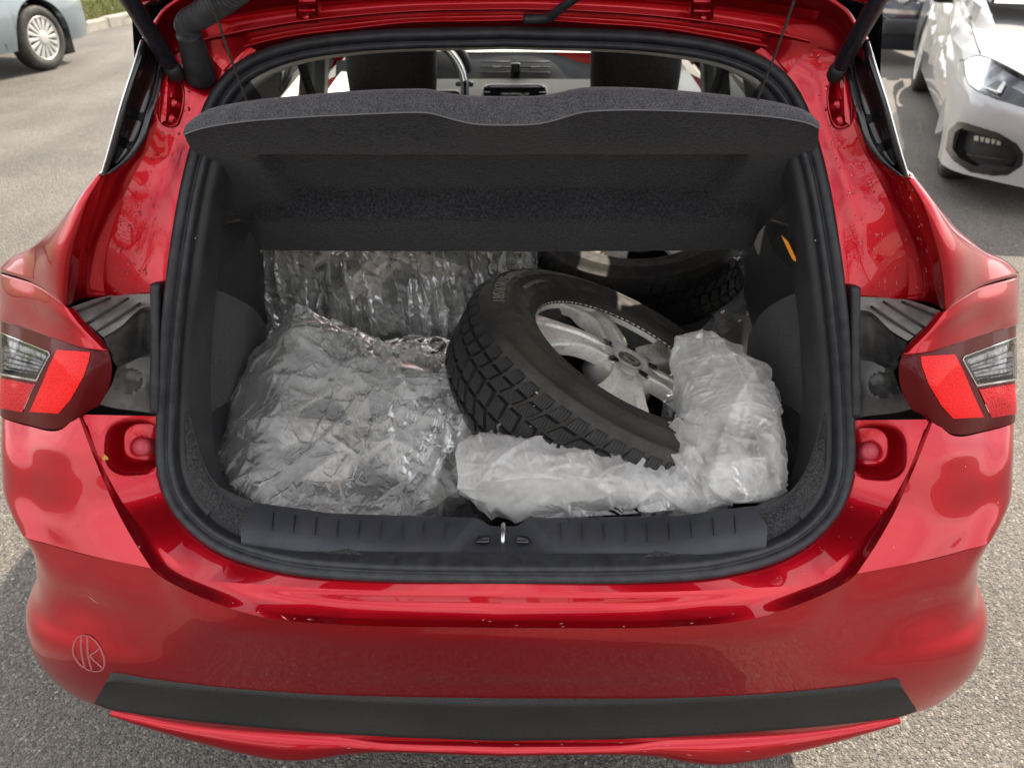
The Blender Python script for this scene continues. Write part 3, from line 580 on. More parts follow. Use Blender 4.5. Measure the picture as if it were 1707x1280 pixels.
# rubber stops in the pockets, bolts and strut plates on the jamb
for s in (1, -1):
    c = Y(239, 745, .928) * np.array([s, 1, 1])
    Mx = Matrix.Translation(c) @ Vector((.12 * s, -1, .75)).to_track_quat('Z', 'Y').to_matrix().to_4x4()
    st_ = MB().lathe([(0, .014), (.004, .0142), (.008, .0135), (.0118, .011), (.0135, .006), (.0135, -.03)], 28, Mx).build('bump_stop', M['stop'], car)
    MB().lathe([(.0055, .0142), (.0062, .0150), (.0069, .0140)], 28, Mx).build('ring_mark', M['stop'], st_)
    # strut plate
    pl = YS([(281, 128, 1.086), (300, 131, 1.088), (308, 150, 1.083), (304, 192, 1.068), (294, 212, 1.062), (272, 210, 1.06), (266, 198, 1.06), (270, 150, 1.074)]) * np.array([s, 1, 1])
    pl = cr(pl, 40, True); ctr = pl.mean(0); dn = np.array([.25 * s, -1, .35]); dn /= np.linalg.norm(dn)
    rings = [pl + dn * .000, pl + dn * .004, ctr + (pl - ctr) * .96 + dn * .0055, ctr + (pl - ctr) * .86 + dn * .0055, ctr + (pl - ctr) * .80 + dn * .003, ctr + (pl - ctr) * .1 + dn * .003]
    plate = gobj('strut_plate', np.array(rings), M['red'], car, wv=True, flip=s > 0)
    for bx, by, bd in ((289, 172, 1.078), (285, 198, 1.068)):
        c = Y(bx, by, bd - .004) * np.array([s, 1, 1]); Mx = Matrix.Translation(c) @ Vector(dn).to_track_quat('Z', 'Y').to_matrix().to_4x4()
        MB().lathe([(0, .008), (.0055, .008), (.0066, .007), (.0068, .002), (.0092, .002), (.0098, 0), (.0098, -.006)], 6 * 4, Mx).build('bolt', M['red'], plate)
    # ball stud and gas strut
    A, B = Y(291, 120, 1.062), Y(215, -2, .97)
    A = A * np.array([s, 1, 1]); B = B * np.array([s, 1, 1]); d = (B - A) / np.linalg.norm(B - A)
    sg = MB().tube(np.linspace(A, A + d * .58, 24), np.r_[.0075, .0105, np.full(22, .0105)], 18).build('gas_strut', M['strut_black'], car)
    MB().tube([A - d * .014, A - d * .006, A + d * .006, A + d * .016], [.006, .0105, .0115, .0095], 14).build('ball_socket', M['dull_plastic'], sg)
    MB().tube([A - d * .004 + dn * .002, A - d * .004 - dn * .018], .0045, 10).build('stud', M['steel'], sg)
    fp = np.array([(270, 140, 1.068), (280, 122, 1.075), (277, 200, 1.055), (268, 206, 1.05)])
    fg = YS(fp) * np.array([s, 1, 1]); MB().prism(fg, (.003 * s, .004, 0)).build('plate_flange', M['red'], plate, smooth=False)
# corrugated cable hose, left
hp = cr(YS([(327, 100, 1.055), (322, 75, 1.052), (312, 52, 1.045), (314, 38, 1.03), (330, 28, 1.01), (352, 14, .98), (385, -8, .94), (430, -45, .90)]), 520)
rr = .0120 + .0032 * np.sin(np.linspace(0, 2 * math.pi * 30, 520))
hose = MB().tube(hp[88:], rr[88:], 16).build('cable_hose', M['rubber'], car)
hb = cr(YS([(333, 126, 1.085), (331, 112, 1.072), (325, 92, 1.06), (319, 70, 1.052), (313, 55, 1.046)]), 16)
MB().tube(hb, np.linspace(.0205, .015, 16), 20).build('hose_boot', M['rubber'], hose)
# hinges on the header
for s in (1, -1):
    hx = [(497, -6, 1.09), (529, -6, 1.09), (529, 36, 1.118), (498, 38, 1.118)]
    pts = YS(hx) * np.array([s, 1, 1])
    hg = MB()
    for a, b_ in ((0, 3), (1, 2)):
        hg.prism(np.array([pts[a], pts[b_], pts[b_] + np.array([0, .012, -.002]), pts[a] + np.array([0, .03, -.0])]) + np.array([0, -.012, 0]), np.array([.004 * s, 0, 0]))
    for t in (.18, .55, .96):
        p, q = pts[0] * (1 - t) + pts[3] * t, pts[1] * (1 - t) + pts[2] * t
        hg.tube([p + np.array([0, -.006, 0]), q + np.array([0, -.006, 0])], .0028, 8)
    h = hg.build('hinge', M['red'], car, smooth=False)
    c = pts[2:].mean(0) + np.array([0, -.004, .007]); Mx = Matrix.Translation(c) @ Vector((0, -1, .5)).to_track_quat('Z', 'Y').to_matrix().to_4x4()
    MB().lathe([(0, .007), (.005, .007), (.006, .006), (.006, .002), (.008, .001), (.008, -.004)], 18, Mx).build('hinge_bolt', M['red'], h)
wp = cr(YS([(875, 33, 1.115), (915, 30, 1.10), (930, 18, 1.08), (950, 4, 1.06), (985, -20, 1.03)]), 30)
MB().tube(wp, np.r_[np.full(6, .0062), np.linspace(.0062, .0045, 24)], 10).build('washer_hose', M['rubber'], car)
# --- open tailgate above, seen in the paint and casting shade
tgp = [(1.10, 1.415), (1.02, 1.50), (.86, 1.64), (.68, 1.78), (.50, 1.90), (.36, 1.98), (.28, 2.04), (.25, 2.13)]
def tgw(i): return [.50, .54, .58, .60, .61, .61, .60, .55][i]
tin, tout = [], []
for i, (yy, zz) in enumerate(tgp):
    w = tgw(i); row = []; row2 = []
    for x in np.linspace(-1, 1, 41):
        lift = -.03 * abs(x) ** 3; row.append((x * w, yy + .03 * abs(x) ** 2, zz + lift)); row2.append((x * w, yy + .03 * abs(x) ** 2 + .035 * (1 - abs(x) ** 8), zz + lift + .055 * (1 - abs(x) ** 8)))
    tin.append(row); tout.append(row2)
TI = patch(np.array(tin), 48, 41); TO = patch(np.array(tout), 48, 41)
tg = gobj('tailgate', TO, M['red'], car, flip=False)
sel = (np.arange(48)[:, None] > 8) & (np.arange(48)[:, None] < 27) & (np.abs(np.linspace(-1, 1, 41))[None, :] < .78)
tgi = MB(); nv = 41
TI2 = TI + np.array([0, -.012, -.016]) * np.where((np.arange(48)[:, None] > 29) & (np.abs(np.linspace(-1, 1, 41))[None, :] < .72), 1, 0)[..., None]
F = [f for f in gfaces(48, 41) if not (sel[f[0] // 41, f[0] % 41])]
Fg = [f for f in gfaces(48, 41) if sel[f[0] // 41, f[0] % 41]]
mobj('tailgate_inner', TI2.reshape(-1, 3), F, M['red'], tg)
mobj('tailgate_window', TI2.reshape(-1, 3), Fg, M['screen'], tg)
# roof, sides and cabin shell so that light only enters through the windows
rf = patch([np.array([(-.54, yy, 1.37 + dz), (-.42, yy, 1.425 + dz), (0, yy - .02, 1.455 + dz), (.42, yy, 1.425 + dz), (.54, yy, 1.37 + dz)]) for yy, dz in ((1.18, -.01), (1.5, .01), (2.0, .02), (2.6, .0), (2.95, -.05))], 30, 40)
gobj('roof', rf, M['red'], car, flip=False)

# water drops left on the frame by rain: too small to pick apart
wd = MB(); rg = np.random.default_rng(12)
M['water'] = mat('water', (1, 1, 1), .0, trans=1, ior=1.33)
def drops(Gd, n, lo=.0008, hi=.0022, sides=(1, -1)):
    Nn = gnormals(Gd); Nn = Nn * np.sign((Nn @ np.array([.3, -1, .4])).mean())
    for sgn in sides:
        for _ in range(n):
            i, j = rg.integers(2, Gd.shape[0] - 2), rg.integers(2, Gd.shape[1] - 2); r_ = rg.uniform(lo, hi) * (1.8 if rg.random() < .06 else 1); p = Gd[i, j]; nn = Nn[i, j]
            t1 = np.cross(nn, [0, 0, 1.]); t1 /= np.linalg.norm(t1); t2 = np.cross(nn, t1); a_ = np.linspace(0, 6.283, 8, endpoint=False); V = [p + nn * r_ * .55]; el = rg.uniform(1, 1.7)
            for f_, h_ in ((.6, .42), (1, -.05)): V += [p + nn * r_ * h_ + r_ * f_ * (math.cos(q) * t1 + math.sin(q) * t2 * el) for q in a_]
            V = np.array(V) * np.array([sgn, 1, 1]); F_ = [(0, 1 + k, 1 + (k + 1) % 8) for k in range(8)] + [(1 + k, 9 + k, 9 + (k + 1) % 8, 1 + (k + 1) % 8) for k in range(8)]
            wd.add(V, F_)
drops(patch(list(jr), 14, 90)[4:], 120); drops(WG, 45); drops(EG[20:, :100], 14, .0006, .0014); drops(GG, 10, .0006, .0014)
stuff(wd.build('water_drops', M['water'], car))

# scuffs and stone chips on the edges: too small to pick apart
sc = MB(); rg = np.random.default_rng(21); M['scuff'] = mat('bare_scuff', (.42, .20, .19), .7)
def chip(p, d, l, w):
    d = np.array(d, float); d /= np.linalg.norm(d); n_ = np.array([0, -.85, .5]); e = np.cross(d, n_); e /= np.linalg.norm(e); p = np.array(p) + n_ * .0006
    sc.add([p - d * l, p + e * w, p + d * l, p - e * w], [(0, 1, 2, 3)])
for _ in range(22):
    j = rg.integers(70, 149); sg = rg.choice([1, -1]); p = FG[rg.integers(14, 19), j] * np.array([sg, 1, 1]); chip(p + rg.normal(size=3) * .001, (1, 0, rg.normal() * .3), rg.uniform(.0008, .0035), rg.uniform(.0003, .0008))
LPG = patch([lt, lm * .4 + lt * .6 + np.array([0, -.012, 0]), lm, lb], 22, 90)
for _ in range(18):
    p = LPG[rg.integers(8, 16), rg.integers(2, 60)] * np.array([rg.choice([1, -1]), 1, 1]); chip(p, (1, 0, rg.normal() * .4), rg.uniform(.001, .007), rg.uniform(.0003, .0007))
chip(fine_face(.02, .09) + np.array([0, -.001, 0]), (.5, 0, -.8), .012, .0006)
stuff(sc.build('scuffs', M['scuff'], bumper, smooth=False))
lc = Y(178, 762, .868); lv = [lc + np.array(q) for q in ((-.004, 0, -.004), (.003, -.001, -.003), (.0045, -.002, .002), (.001, -.003, .009), (-.0005, -.002, .003), (-.004, -.001, .002))]
tag(MB().prism(np.array(lv) + np.array([0, -.002, .001]), (0, -.0006, .0003)).build('leaf', mat('yellow_leaf', (.55, .36, .06), .6), None, smooth=False), 'tiny yellow leaf stuck on the left bumper edge', 'leaf')
# ------------------------------------------------------------------ boot lining, sill plate, cabin
sr0 = ZS([(402, 903, .726), (550, 929, .724), (700, 936, .723), (752, 938, .722), (765, 938, .722), (800, 939, .721), (816, 939, .721), (842, 939, .721)])
sr1 = ZS([(402, 869, .742), (550, 898, .740), (700, 906, .739), (752, 907, .739), (764, 926, .729), (800, 925, .728), (816, 923, .727), (842, 923, .727)])
sr2 = ZS([(425, 838, .748), (550, 856, .746), (700, 861, .745), (790, 863, .745), (800, 866, .742), (816, 877, .733), (830, 878, .731), (842, 878, .731)])
srm = (sr0 + sr1) / 2 + np.array([0, -.002, .001])
for A in (sr0, sr1, sr2, srm): A[-1][0] = 0
sr3 = sr2 + np.array([0, .006, -.004]); sr4 = sr2 + np.array([0, .012, -.20])
srf = sr0 + np.array([0, -.001, -.02])
def dens(A, n=12): return np.vstack([A[i] + (A[i + 1] - A[i]) * np.linspace(0, 1, n, endpoint=False)[:, None] for i in range(len(A) - 1)] + [A[-1:]])
SG = np.stack([dens(A) for A in (srf, sr0, srm, sr1, sr2, sr3, sr4)], 0)
sill = whole('sill_plate', SG, M['plastic'], car, flip=True, bevel=.004, segs=3)
for s in (1, -1):
    for k in range(9):
        x0 = 452 + k * 36; t = (x0 - 425) / 417
        a = Z(x0 + 4, 862 + 7 * min(1, t * 2) - 12 * (1 - min(1, t * 3)), .7462); b_ = Z(x0, 890 + 8 * min(1, t * 2.4) - 9 * (1 - min(1, t * 2.4)), .7425)
        P = np.linspace(a, b_, 5) * np.array([s, 1, 1])
        MB().tube(P, .0009, 5).build('rib', M['dull_plastic'], sill)
    hb = Z(806, 899, .7315) * np.array([s, 1, 1])
    MB().box(hb + np.array([0, 0, .001]), (.018, .030, .006), Matrix.Rotation(R(-25), 3, 'X')).build('latch_slot', M['gloss_black'], sill, bevel=.002)
p0 = Z(842, 914, .722); p0[0] = 0
lt_ = MB().tube(cr([p0 + np.array([0, -.004, 0]), p0 + np.array([0, .0, .016]), p0 + np.array([0, .014, .022]), p0 + np.array([0, .030, .018]), p0 + np.array([0, .034, .004])], 24), .0032, 12)
lt_.build('latch_striker', M['steel'], sill)
MB().box(p0 + np.array([0, -.008, .003]), (.018, .012, .004)).build('latch_plate', M['gloss_black'], sill, bevel=.001)
# carpeted edge inside the seal and the wheelhouse lining
in_l = loop + SN * .0258 + SB * -.012
sel_i = list(range(58, 79))
edge_in = cr(YS([(309, 600, .995), (314, 690, .975), (318, 748, .958), (345, 796, .937), (418, 836, .89), (425, 842, .885)]), len(sel_i))
EGr = patch([in_l[sel_i], (in_l[sel_i] * .5 + edge_in * .5) + np.array([.0, -.002, .006]), edge_in], 12, 50)
both('corner_carpet', EGr, M['carpet'], flip=True)
w_rows = [YS([(318, 470, 1.03), (345, 478, 1.08), (392, 496, 1.20), (430, 522, 1.32), (452, 560, 1.42)]),
          YS([(312, 540, 1.01), (350, 545, 1.07), (400, 560, 1.18), (436, 590, 1.29), (455, 620, 1.38)]),
          YS([(309, 620, .99), (350, 625, 1.06), (395, 640, 1.15), (425, 660, 1.24), (450, 680, 1.34)]),
          YS([(314, 690, .975), (350, 705, 1.04), (390, 720, 1.12), (420, 735, 1.20), (445, 745, 1.30)]),
          YS([(318, 748, .958), (350, 775, 1.02), (390, 790, 1.08), (415, 800, 1.15), (440, 810, 1.24)]),
          YS([(345, 796, .937), (370, 822, .97), (400, 840, 1.02), (420, 850, 1.08), (440, 860, 1.16)]),
          YS([(418, 836, .89), (430, 870, .92), (440, 885, .97), (450, 895, 1.02), (460, 900, 1.08)])]
both('wheelhouse_lining', patch(w_rows, 50, 40), M['carpet'], flip=False)
# upper side trim of dull plastic, back to the rear pillar
u_rows = [np.vstack([[in_l[28]], [wl(-.44, 1.35, 1.27), wl(-.50, 1.85, 1.28)]]), np.vstack([[in_l[36]], [wl(-.47, 1.35, 1.17), wl(-.53, 1.85, 1.15)]]), np.vstack([[in_l[44]], [wl(-.50, 1.35, 1.06), wl(-.57, 1.85, 1.02)]]),
          np.vstack([[in_l[50]], [wl(-.50, 1.35, .98), wl(-.58, 1.85, .92)]]), np.vstack([[in_l[55]], [wl(-.50, 1.35, .86), wl(-.58, 1.85, .80)]]), np.vstack([[in_l[60]], [wl(-.50, 1.35, .75), wl(-.58, 1.85, .70)]])]
both('side_trim', patch(u_rows, 24, 24), M['dull_plastic'], flip=False)
for s in (1, -1):
    lg = np.array([Y(322, 398, 1.02), Y(345, 384, 1.07), Y(412, 362, 1.27), Y(420, 380, 1.29), Y(404, 420, 1.27), Y(340, 470, 1.06), Y(318, 480, 1.02)]) * np.array([s, 1, 1])
    ledge = MB().prism(lg, (-.10 * s, .0, 0)).build('shelf_ledge', M['dull_plastic'], car, smooth=False, bevel=.004)
    pb_ = Y(326, 404, 1.018) * np.array([s, 1, 1])
    MB().box(pb_, (.008, .006, .017)).build('ledge_clip', M['white_plastic'], ledge, bevel=.0015)
    bt_ = YS([(384, 372, 1.50), (425, 372, 1.50), (440, 410, 1.50), (425, 445, 1.50), (398, 432, 1.50)]) * np.array([s, 1, 1]); bt_[:, 0] -= .0
    MB().prism(bt_, (0, .02, 0)).build('pillar_foot_trim', M['beige'], car, smooth=False, bevel=.004)
    # small paper tab stuck by the seal
    tb = YS([(372, 133, 1.13), (384, 126, 1.13), (398, 146, 1.13), (385, 158, 1.13)]) * np.array([s, 1, 1])
    MB().prism(tb, (0, .0008, 0)).build('trim_tab', M['white_plastic'], car, smooth=False)
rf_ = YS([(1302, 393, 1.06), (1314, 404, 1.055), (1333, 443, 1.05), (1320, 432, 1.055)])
MB().prism(rf_, (.002, .006, 0)).build('orange_sun_patch', M['amber'], car, smooth=False, bevel=.001)  # orange plate painted as a patch of sunlight on the trim
# boot floor and folded seat backs
def slab(name, x0, x1, y0, y1, z0, z1, m, parent=car, **k): return MB().box(((x0 + x1) / 2, (y0 + y1) / 2, (z0 + z1) / 2), (x1 - x0, y1 - y0, z1 - z0)).build(name, m, parent, **k)
slab('boot_floor', -.58, .58, .80, 1.46, .48, .545, M['carpet'])
for s in (1, -1): slab('folded_seat_back', min(.01 * s, .56 * s), max(.01 * s, .56 * s), 1.47, 2.15, .44, .545, M['carpet'], bevel=.02)
slab('cabin_floor', -.7, .7, 2.16, 3.6, .25, .30, M['carpet'])
# side walls of the cabin with window openings
for s in (1, -1):
    def SX(v): return (min(v[0] * s, v[1] * s), max(v[0] * s, v[1] * s))
    x0, x1 = SX((-.70, -.645))
    slab('door_trim', x0, x1, 1.9, 3.5, .30, .90, M['cream'], bevel=.01)
    am = patch([np.array([(-.66, 1.9, .90), (-.66, 2.5, .915), (-.66, 3.0, .95), (-.64, 3.5, 1.0)]), np.array([(-.615, 1.9, .90), (-.61, 2.5, .91), (-.60, 3.0, .94), (-.58, 3.5, .99)]), np.array([(-.60, 1.9, .86), (-.595, 2.5, .86), (-.585, 3.0, .88), (-.57, 3.5, .92)]), np.array([(-.62, 1.9, .70), (-.62, 2.5, .68), (-.62, 3.0, .68), (-.6, 3.5, .7)])], 16, 24) * np.array([s, 1, 1])
    gobj('door_top_rail', am, M['cream'], car, flip=s < 0)
    pl_ = MB().prism(np.array([(-.64, 1.72, .80), (-.64, 1.98, .80), (-.57, 2.06, 1.32), (-.55, 1.80, 1.32)]) * np.array([s, 1, 1]), (-.05 * s, 0, 0)); pl_.build('rear_pillar_trim', M['beige'], car, smooth=False, bevel=.015)
    pl_ = MB().prism(np.array([(-.62, 1.40, .62), (-.62, 1.80, .62), (-.54, 1.80, 1.34), (-.46, 1.40, 1.34)]) * np.array([s, 1, 1]), (-.05 * s, 0, 0)); pl_.build('quarter_trim', M['dull_plastic'], car, smooth=False, bevel=.01)
    pl_ = MB().prism(np.array([(-.66, 2.72, .85), (-.66, 2.80, .85), (-.58, 2.80, 1.34), (-.58, 2.72, 1.34)]) * np.array([s, 1, 1]), (-.04 * s, 0, 0)); pl_.build('door_pillar', M['dull_plastic'], car, smooth=False, bevel=.01)
    pn = np.array([(-.69, 1.95, .90), (-.69, 3.5, .98), (-.60, 3.1, 1.36), (-.60, 1.95, 1.36)]) * np.array([s, 1, 1])
    MB().prism(pn, (-.004 * s, 0, 0)).build('side_window', M['pane'], car, smooth=False)
    bl = cr(np.array([(-.575, 2.15, 1.30), (-.56, 2.17, 1.12), (-.53, 2.2, .95), (-.50, 2.22, .7)]) * np.array([s, 1, 1]), 20)
    MB().grid(np.stack([bl + np.array([0, -.02, 0]), bl + np.array([.012 * s, .02, 0])], 0)).build('seat_belt', M['seat'], car, solid=.002)
    # front seat: headrest and backrest
    hxs = -.368 * s
    hr = MB(); a = np.linspace(0, 2 * math.pi, 40, endpoint=False)
    G = []
    for z, w, d in [(.965, .10, .03), (.97, .122, .045), (.99, .130, .055), (1.06, .136, .06), (1.14, .137, .06), (1.20, .130, .055), (1.225, .11, .04), (1.23, .05, .015)]:
        G.append(np.stack([hxs + w * np.sign(np.cos(a)) * np.abs(np.cos(a)) ** .6, 2.47 + d * np.sign(np.sin(a)) * np.abs(np.sin(a)) ** .7 + .1 * (z - 1), np.full(40, z)], 1))
    st_ = gobj('headrest', np.array(G), M['seat'], car, wv=True)
    G = []
    for z, w, d in [(.45, .22, .07), (.5, .235, .08), (.7, .235, .085), (.85, .215, .075), (.95, .17, .06), (.985, .14, .04), (.99, .05, .01)]:
        G.append(np.stack([hxs + w * np.sign(np.cos(a)) * np.abs(np.cos(a)) ** .6, 2.45 + d * np.sign(np.sin(a)) * np.abs(np.sin(a)) ** .7 + .22 * (z - 1), np.full(40, z)], 1))
    gobj('seat_back', np.array(G), M['seat'], car, wv=True)
    # outer body side, sill and rear wheel of the car
    bs = patch([np.array([(-.845, 1.6, .72), (-.86, 2.2, .84), (-.865, 3.0, .86), (-.84, 4.0, .80)]), np.array([(-.85, 2.05, .6), (-.87, 2.4, .6), (-.87, 3.0, .6), (-.84, 4.0, .6)]), np.array([(-.83, 2.1, .3), (-.84, 2.4, .28), (-.84, 3.0, .28), (-.82, 4.0, .3)])], 14, 24) * np.array([s, 1, 1])
    gobj('body_side', bs, M['red'], car, flip=s > 0)
    up_ = np.array([[(-.60, 1.25, 1.16), (-.64, 1.7, 1.13), (-.68, 1.93, 1.12)], [(-.56, 1.22, 1.27), (-.60, 1.6, 1.27), (-.63, 1.93, 1.26)], [(-.53, 1.2, 1.375), (-.545, 1.6, 1.39), (-.55, 1.95, 1.395)]]) * np.array([s, 1, 1])
    gobj('rear_pillar_skin', patch(list(up_), 10, 14), M['gloss_black'], car, flip=s < 0)
    Mx = Matrix.Translation((-.76 * s, 1.78, .31)) @ Matrix.Rotation(R(90), 4, 'Y')
    MB().lathe([(.17, -.07), (.20, -.085), (.27, -.095), (.303, -.08), (.31, -.05), (.31, .05), (.303, .08), (.27, .095), (.20, .085), (.17, .07), (.17, -.07)], 48, Mx).build('road_wheel', M['tyre'], car)
_n0 = set(bpy.data.objects)
# dashboard
dp = [(3.75, 1.06), (3.4, 1.045), (3.18, 1.025)]
gobj('dashboard_top', np.array([[(x, y - .06 * (x / .7) ** 2, z) for x in np.linspace(-.68, .68, 31)] for y, z in dp]), M['cream'], car, flip=True)
dl = [(3.10, .942), (3.085, .90), (3.05, .80), (3.06, .60)]
gobj('dashboard_lower', np.array([[(x, y - .03 * (x / .7) ** 2, z) for x in np.linspace(-.68, .68, 31)] for y, z in dl]), M['cream'], car, flip=True)
vb_ = patch([np.array([(-.68, 3.13, 1.0), (-.3, 3.17, 1.03), (-.16, 3.185, 1.027), (.0, 3.185, 1.027), (.13, 3.185, 1.024), (.28, 3.16, .985), (.68, 3.1, .95)]), np.array([(-.68, 3.09, .96), (-.3, 3.13, .985), (-.16, 3.14, .985), (0, 3.14, .985), (.13, 3.14, .985), (.28, 3.13, .965), (.68, 3.08, .945)]), np.array([(-.68, 3.07, .93), (-.3, 3.095, .938), (-.16, 3.098, .938), (0, 3.098, .938), (.13, 3.098, .938), (.28, 3.095, .938), (.68, 3.06, .935)])], 8, 50)
vent = gobj('vent_band', vb_, M['dull_plastic'], car, flip=True)
for k in range(3):
    for sx in (-1, 1): MB().box((sx * .075 + .002, 3.118 - .006 * k, 1.0 - .018 * k), (.115, .012, .004)).build('vent_slat', M['plastic'], vent)
for sx in (-1, 1): MB().box((sx * .072 + .004, 3.105, .984), (.030, .01, .006)).build('vent_tab', M['chrome'], vent, bevel=.001)
MB().box((.003, 3.10, .972), (.036, .03, .055)).build('vent_centre', M['gloss_black'], vent, bevel=.004)
bz = cr(np.array([(-.122, 3.062, .80), (-.124, 3.066, .86), (-.118, 3.072, .912), (-.104, 3.074, .922), (0, 3.075, .925), (.104, 3.074, .922), (.118, 3.072, .912), (.124, 3.066, .86), (.122, 3.062, .80)]), 50)
bezel = MB().tube(bz, .0042, 8).build('screen_bezel', M['chrome'], car)
MB().box((0, 3.07, .86), (.236, .012, .12)).build('touch_screen', M['screen'], bezel, bevel=.004)
for sx in (-1, 1):
    for k in range(3): MB().box((sx * .105, 3.061, .902 - k * .022), (.022, .004, .0022)).build('screen_button', M['white_plastic'], bezel)
# instrument cluster and steering wheel
cl = MB().box((-.36, 3.26, .965), (.36, .02, .17)).build('instrument_cluster', M['screen'], car, bevel=.02)
hood = MB(); hood.tube(cr(np.array([(-.56, 3.12, .93), (-.54, 3.12, 1.03), (-.45, 3.12, 1.075), (-.36, 3.12, 1.08), (-.27, 3.12, 1.07), (-.20, 3.13, 1.02), (-.18, 3.14, .94)]), 40), .022, 10); hood.build('cluster_hood', M['dull_plastic'], cl)
for cx in (-.285, -.43):
    Mx = Matrix.Translation((cx, 3.245, .945)) @ Matrix.Rotation(R(90), 4, 'X')
    MB().lathe([(.060, 0), (.062, .006), (.065, .006), (.066, 0)], 40, Mx).build('dial_ring', M['chrome'], cl)
    for k in range(13):
        t = R(220 - k * 21.5); c = np.array((cx + .050 * math.cos(t), 3.243, .945 + .050 * math.sin(t)))
        MB().box(c, (.009, .002, .0022), Matrix.Rotation(-t, 3, 'Y')).build('dial_tick', M['white_plastic'], cl)
    MB().box((cx - .018, 3.24, .932), (.042, .002, .003), Matrix.Rotation(R(-35), 3, 'Y')).build('dial_needle', M['white_plastic'], cl)
a = np.linspace(0, 2 * math.pi, 72, endpoint=False)
sw = np.stack([-.37 + .187 * np.cos(a), 2.98 - .187 * np.sin(a) * -.38, .925 + .187 * np.sin(a) * .925], 1)
wheel_s = MB().tube(sw, .0155, 12, closed=True).build('steering_wheel', M['gloss_black'], car)
MB().grid(tube_grid(np.stack([-.37 + .192 * np.cos(a), 2.966 + .192 * np.sin(a) * .38, .925 + .192 * np.sin(a) * .925], 1)[2:14], .008, 8), wv=True).build('rim_inlay', M['chrome'], wheel_s)
MB().box((-.37, 2.99, .90), (.33, .03, .05)).build('wheel_spoke', M['dull_plastic'], wheel_s, bevel=.012)
MB().tube([(-.22, 3.06, .93), (-.165, 3.04, .935), (-.155, 3.04, .935)], [.008, .011, .009], 8).build('column_stalk', M['dull_plastic'], car)
for o in set(bpy.data.objects) - _n0:
    if o.parent is car: o.location.z -= .010
# windscreen and bonnet, seen only as light through the cabin
ws = patch([np.array([(-.68, 3.75, 1.0), (0, 3.85, 1.03), (.68, 3.75, 1.0)]), np.array([(-.54, 2.98, 1.36), (0, 3.0, 1.40), (.54, 2.98, 1.36)])], 6, 20)
gobj('windscreen', ws, M['pane'], car)
bn = patch([np.array([(-.70, 3.75, .95), (0, 3.85, 1.0), (.70, 3.75, .95)]), np.array([(-.74, 4.2, .88), (0, 4.3, .93), (.74, 4.2, .88)]), np.array([(-.66, 4.6, .72), (0, 4.72, .75), (.66, 4.6, .72)]), np.array([(-.66, 4.62, .3), (0, 4.75, .3), (.66, 4.62, .3)])], 20, 24)
gobj('bonnet', bn, M['red'], car)
# ------------------------------------------------------------------ parcel shelf hanging half open
shelf = empty('parcel_shelf', tuple(Y(842, 400, 1.27)), 'dark felt parcel shelf hanging tilted on cords across the boot opening', 'parcel shelf')
bt_px = [(306, 224), (335, 214), (400, 203), (500, 195), (600, 190), (690, 187), (715, 188), (740, 194), (765, 201), (790, 206), (842, 208), (895, 206), (925, 200), (950, 192), (975, 186), (1000, 184), (1080, 183), (1200, 188), (1300, 196), (1350, 206), (1366, 214)]
tp_px = [(312, 206), (340, 186), (400, 171), (500, 160), (600, 152), (690, 149), (715, 150), (740, 155), (765, 159), (790, 161), (842, 162), (895, 161), (925, 157), (950, 151), (975, 147), (1000, 146), (1080, 148), (1200, 158), (1300, 172), (1345, 186), (1362, 200)]
def sy(px): return .958 + .03 * abs((px - 836) / 530) ** 3
bb_ = cr(np.array([Y(x, y, sy(x)) for x, y in bt_px]), 160); tb_ = cr(np.array([Y(x, y, sy(x) + .012) for x, y in tp_px]), 160)
bk = tb_ + np.array([0, .03, -.012]); 
hinge_t = np.stack([np.linspace(-.436, .437, 160), np.full(160, 1.285), np.full(160, 1.035)], 1)
BGr = np.concatenate([np.stack([bb_ + np.array([0, .006, -.001]), bb_ + np.array([0, -.0005, 0])], 0), patch([bb_ + np.array([0, -.001, .001]), (bb_ + tb_) / 2 + np.array([0, -.004, .001]), tb_, bk], 12, 160), patch([bk, bk * .5 + hinge_t * .5 + np.array([0, 0, .01]), hinge_t], 14, 160)[1:]], 0)
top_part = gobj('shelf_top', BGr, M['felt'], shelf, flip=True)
ed = MB().tube(bb_ + np.array([0, .0, -.0004]), .0011, 6).build('pressed_edge', mat('pale_fibre_edge', (.16, .16, .165), .9), top_part)
und = [np.array([Y(x, y, sy(x)) for x, y in bt_px]) + np.array([0, .001, -.0005]),
       YS([(318, 248, 1.03), (430, 245, 1.02), (842, 242, 1.015), (1240, 240, 1.02), (1362, 243, 1.03)]), YS([(342, 275, 1.075), (430, 270, 1.065), (842, 268, 1.065), (1240, 264, 1.065), (1345, 268, 1.075)]),
       YS([(348, 302, 1.12), (440, 300, 1.115), (842, 298, 1.115), (1230, 294, 1.115), (1335, 298, 1.12)]), YS([(370, 338, 1.18), (470, 338, 1.175), (842, 340, 1.175), (1200, 336, 1.175), (1312, 334, 1.18)]),
       YS([(402, 368, 1.225), (520, 371, 1.222), (842, 372, 1.222), (1180, 369, 1.222), (1285, 364, 1.225)]), YS([(428, 400, 1.275), (520, 401, 1.27), (842, 402, 1.27), (1180, 400, 1.27), (1256, 398, 1.275)])]
UG = patch(und, 110, 200)
v = UG - _C; UXp = 853.5 + FPX * (v @ _r) / (v @ _f); UYp = 640 - FPX * (v @ _u) / (v @ _f)
sg_ = lambda x: 1 / (1 + np.exp(-x))
lx = 432 + np.clip(UYp - 262, 0, 90) * .75; rx = 1246 - np.clip(UYp - 258, 0, 90) * .75
rec = sg_((UXp - lx) / 3) * sg_((rx - UXp) / 3) * sg_((UYp - 262) / 1.1) * sg_((343 - UYp) / 1.6)
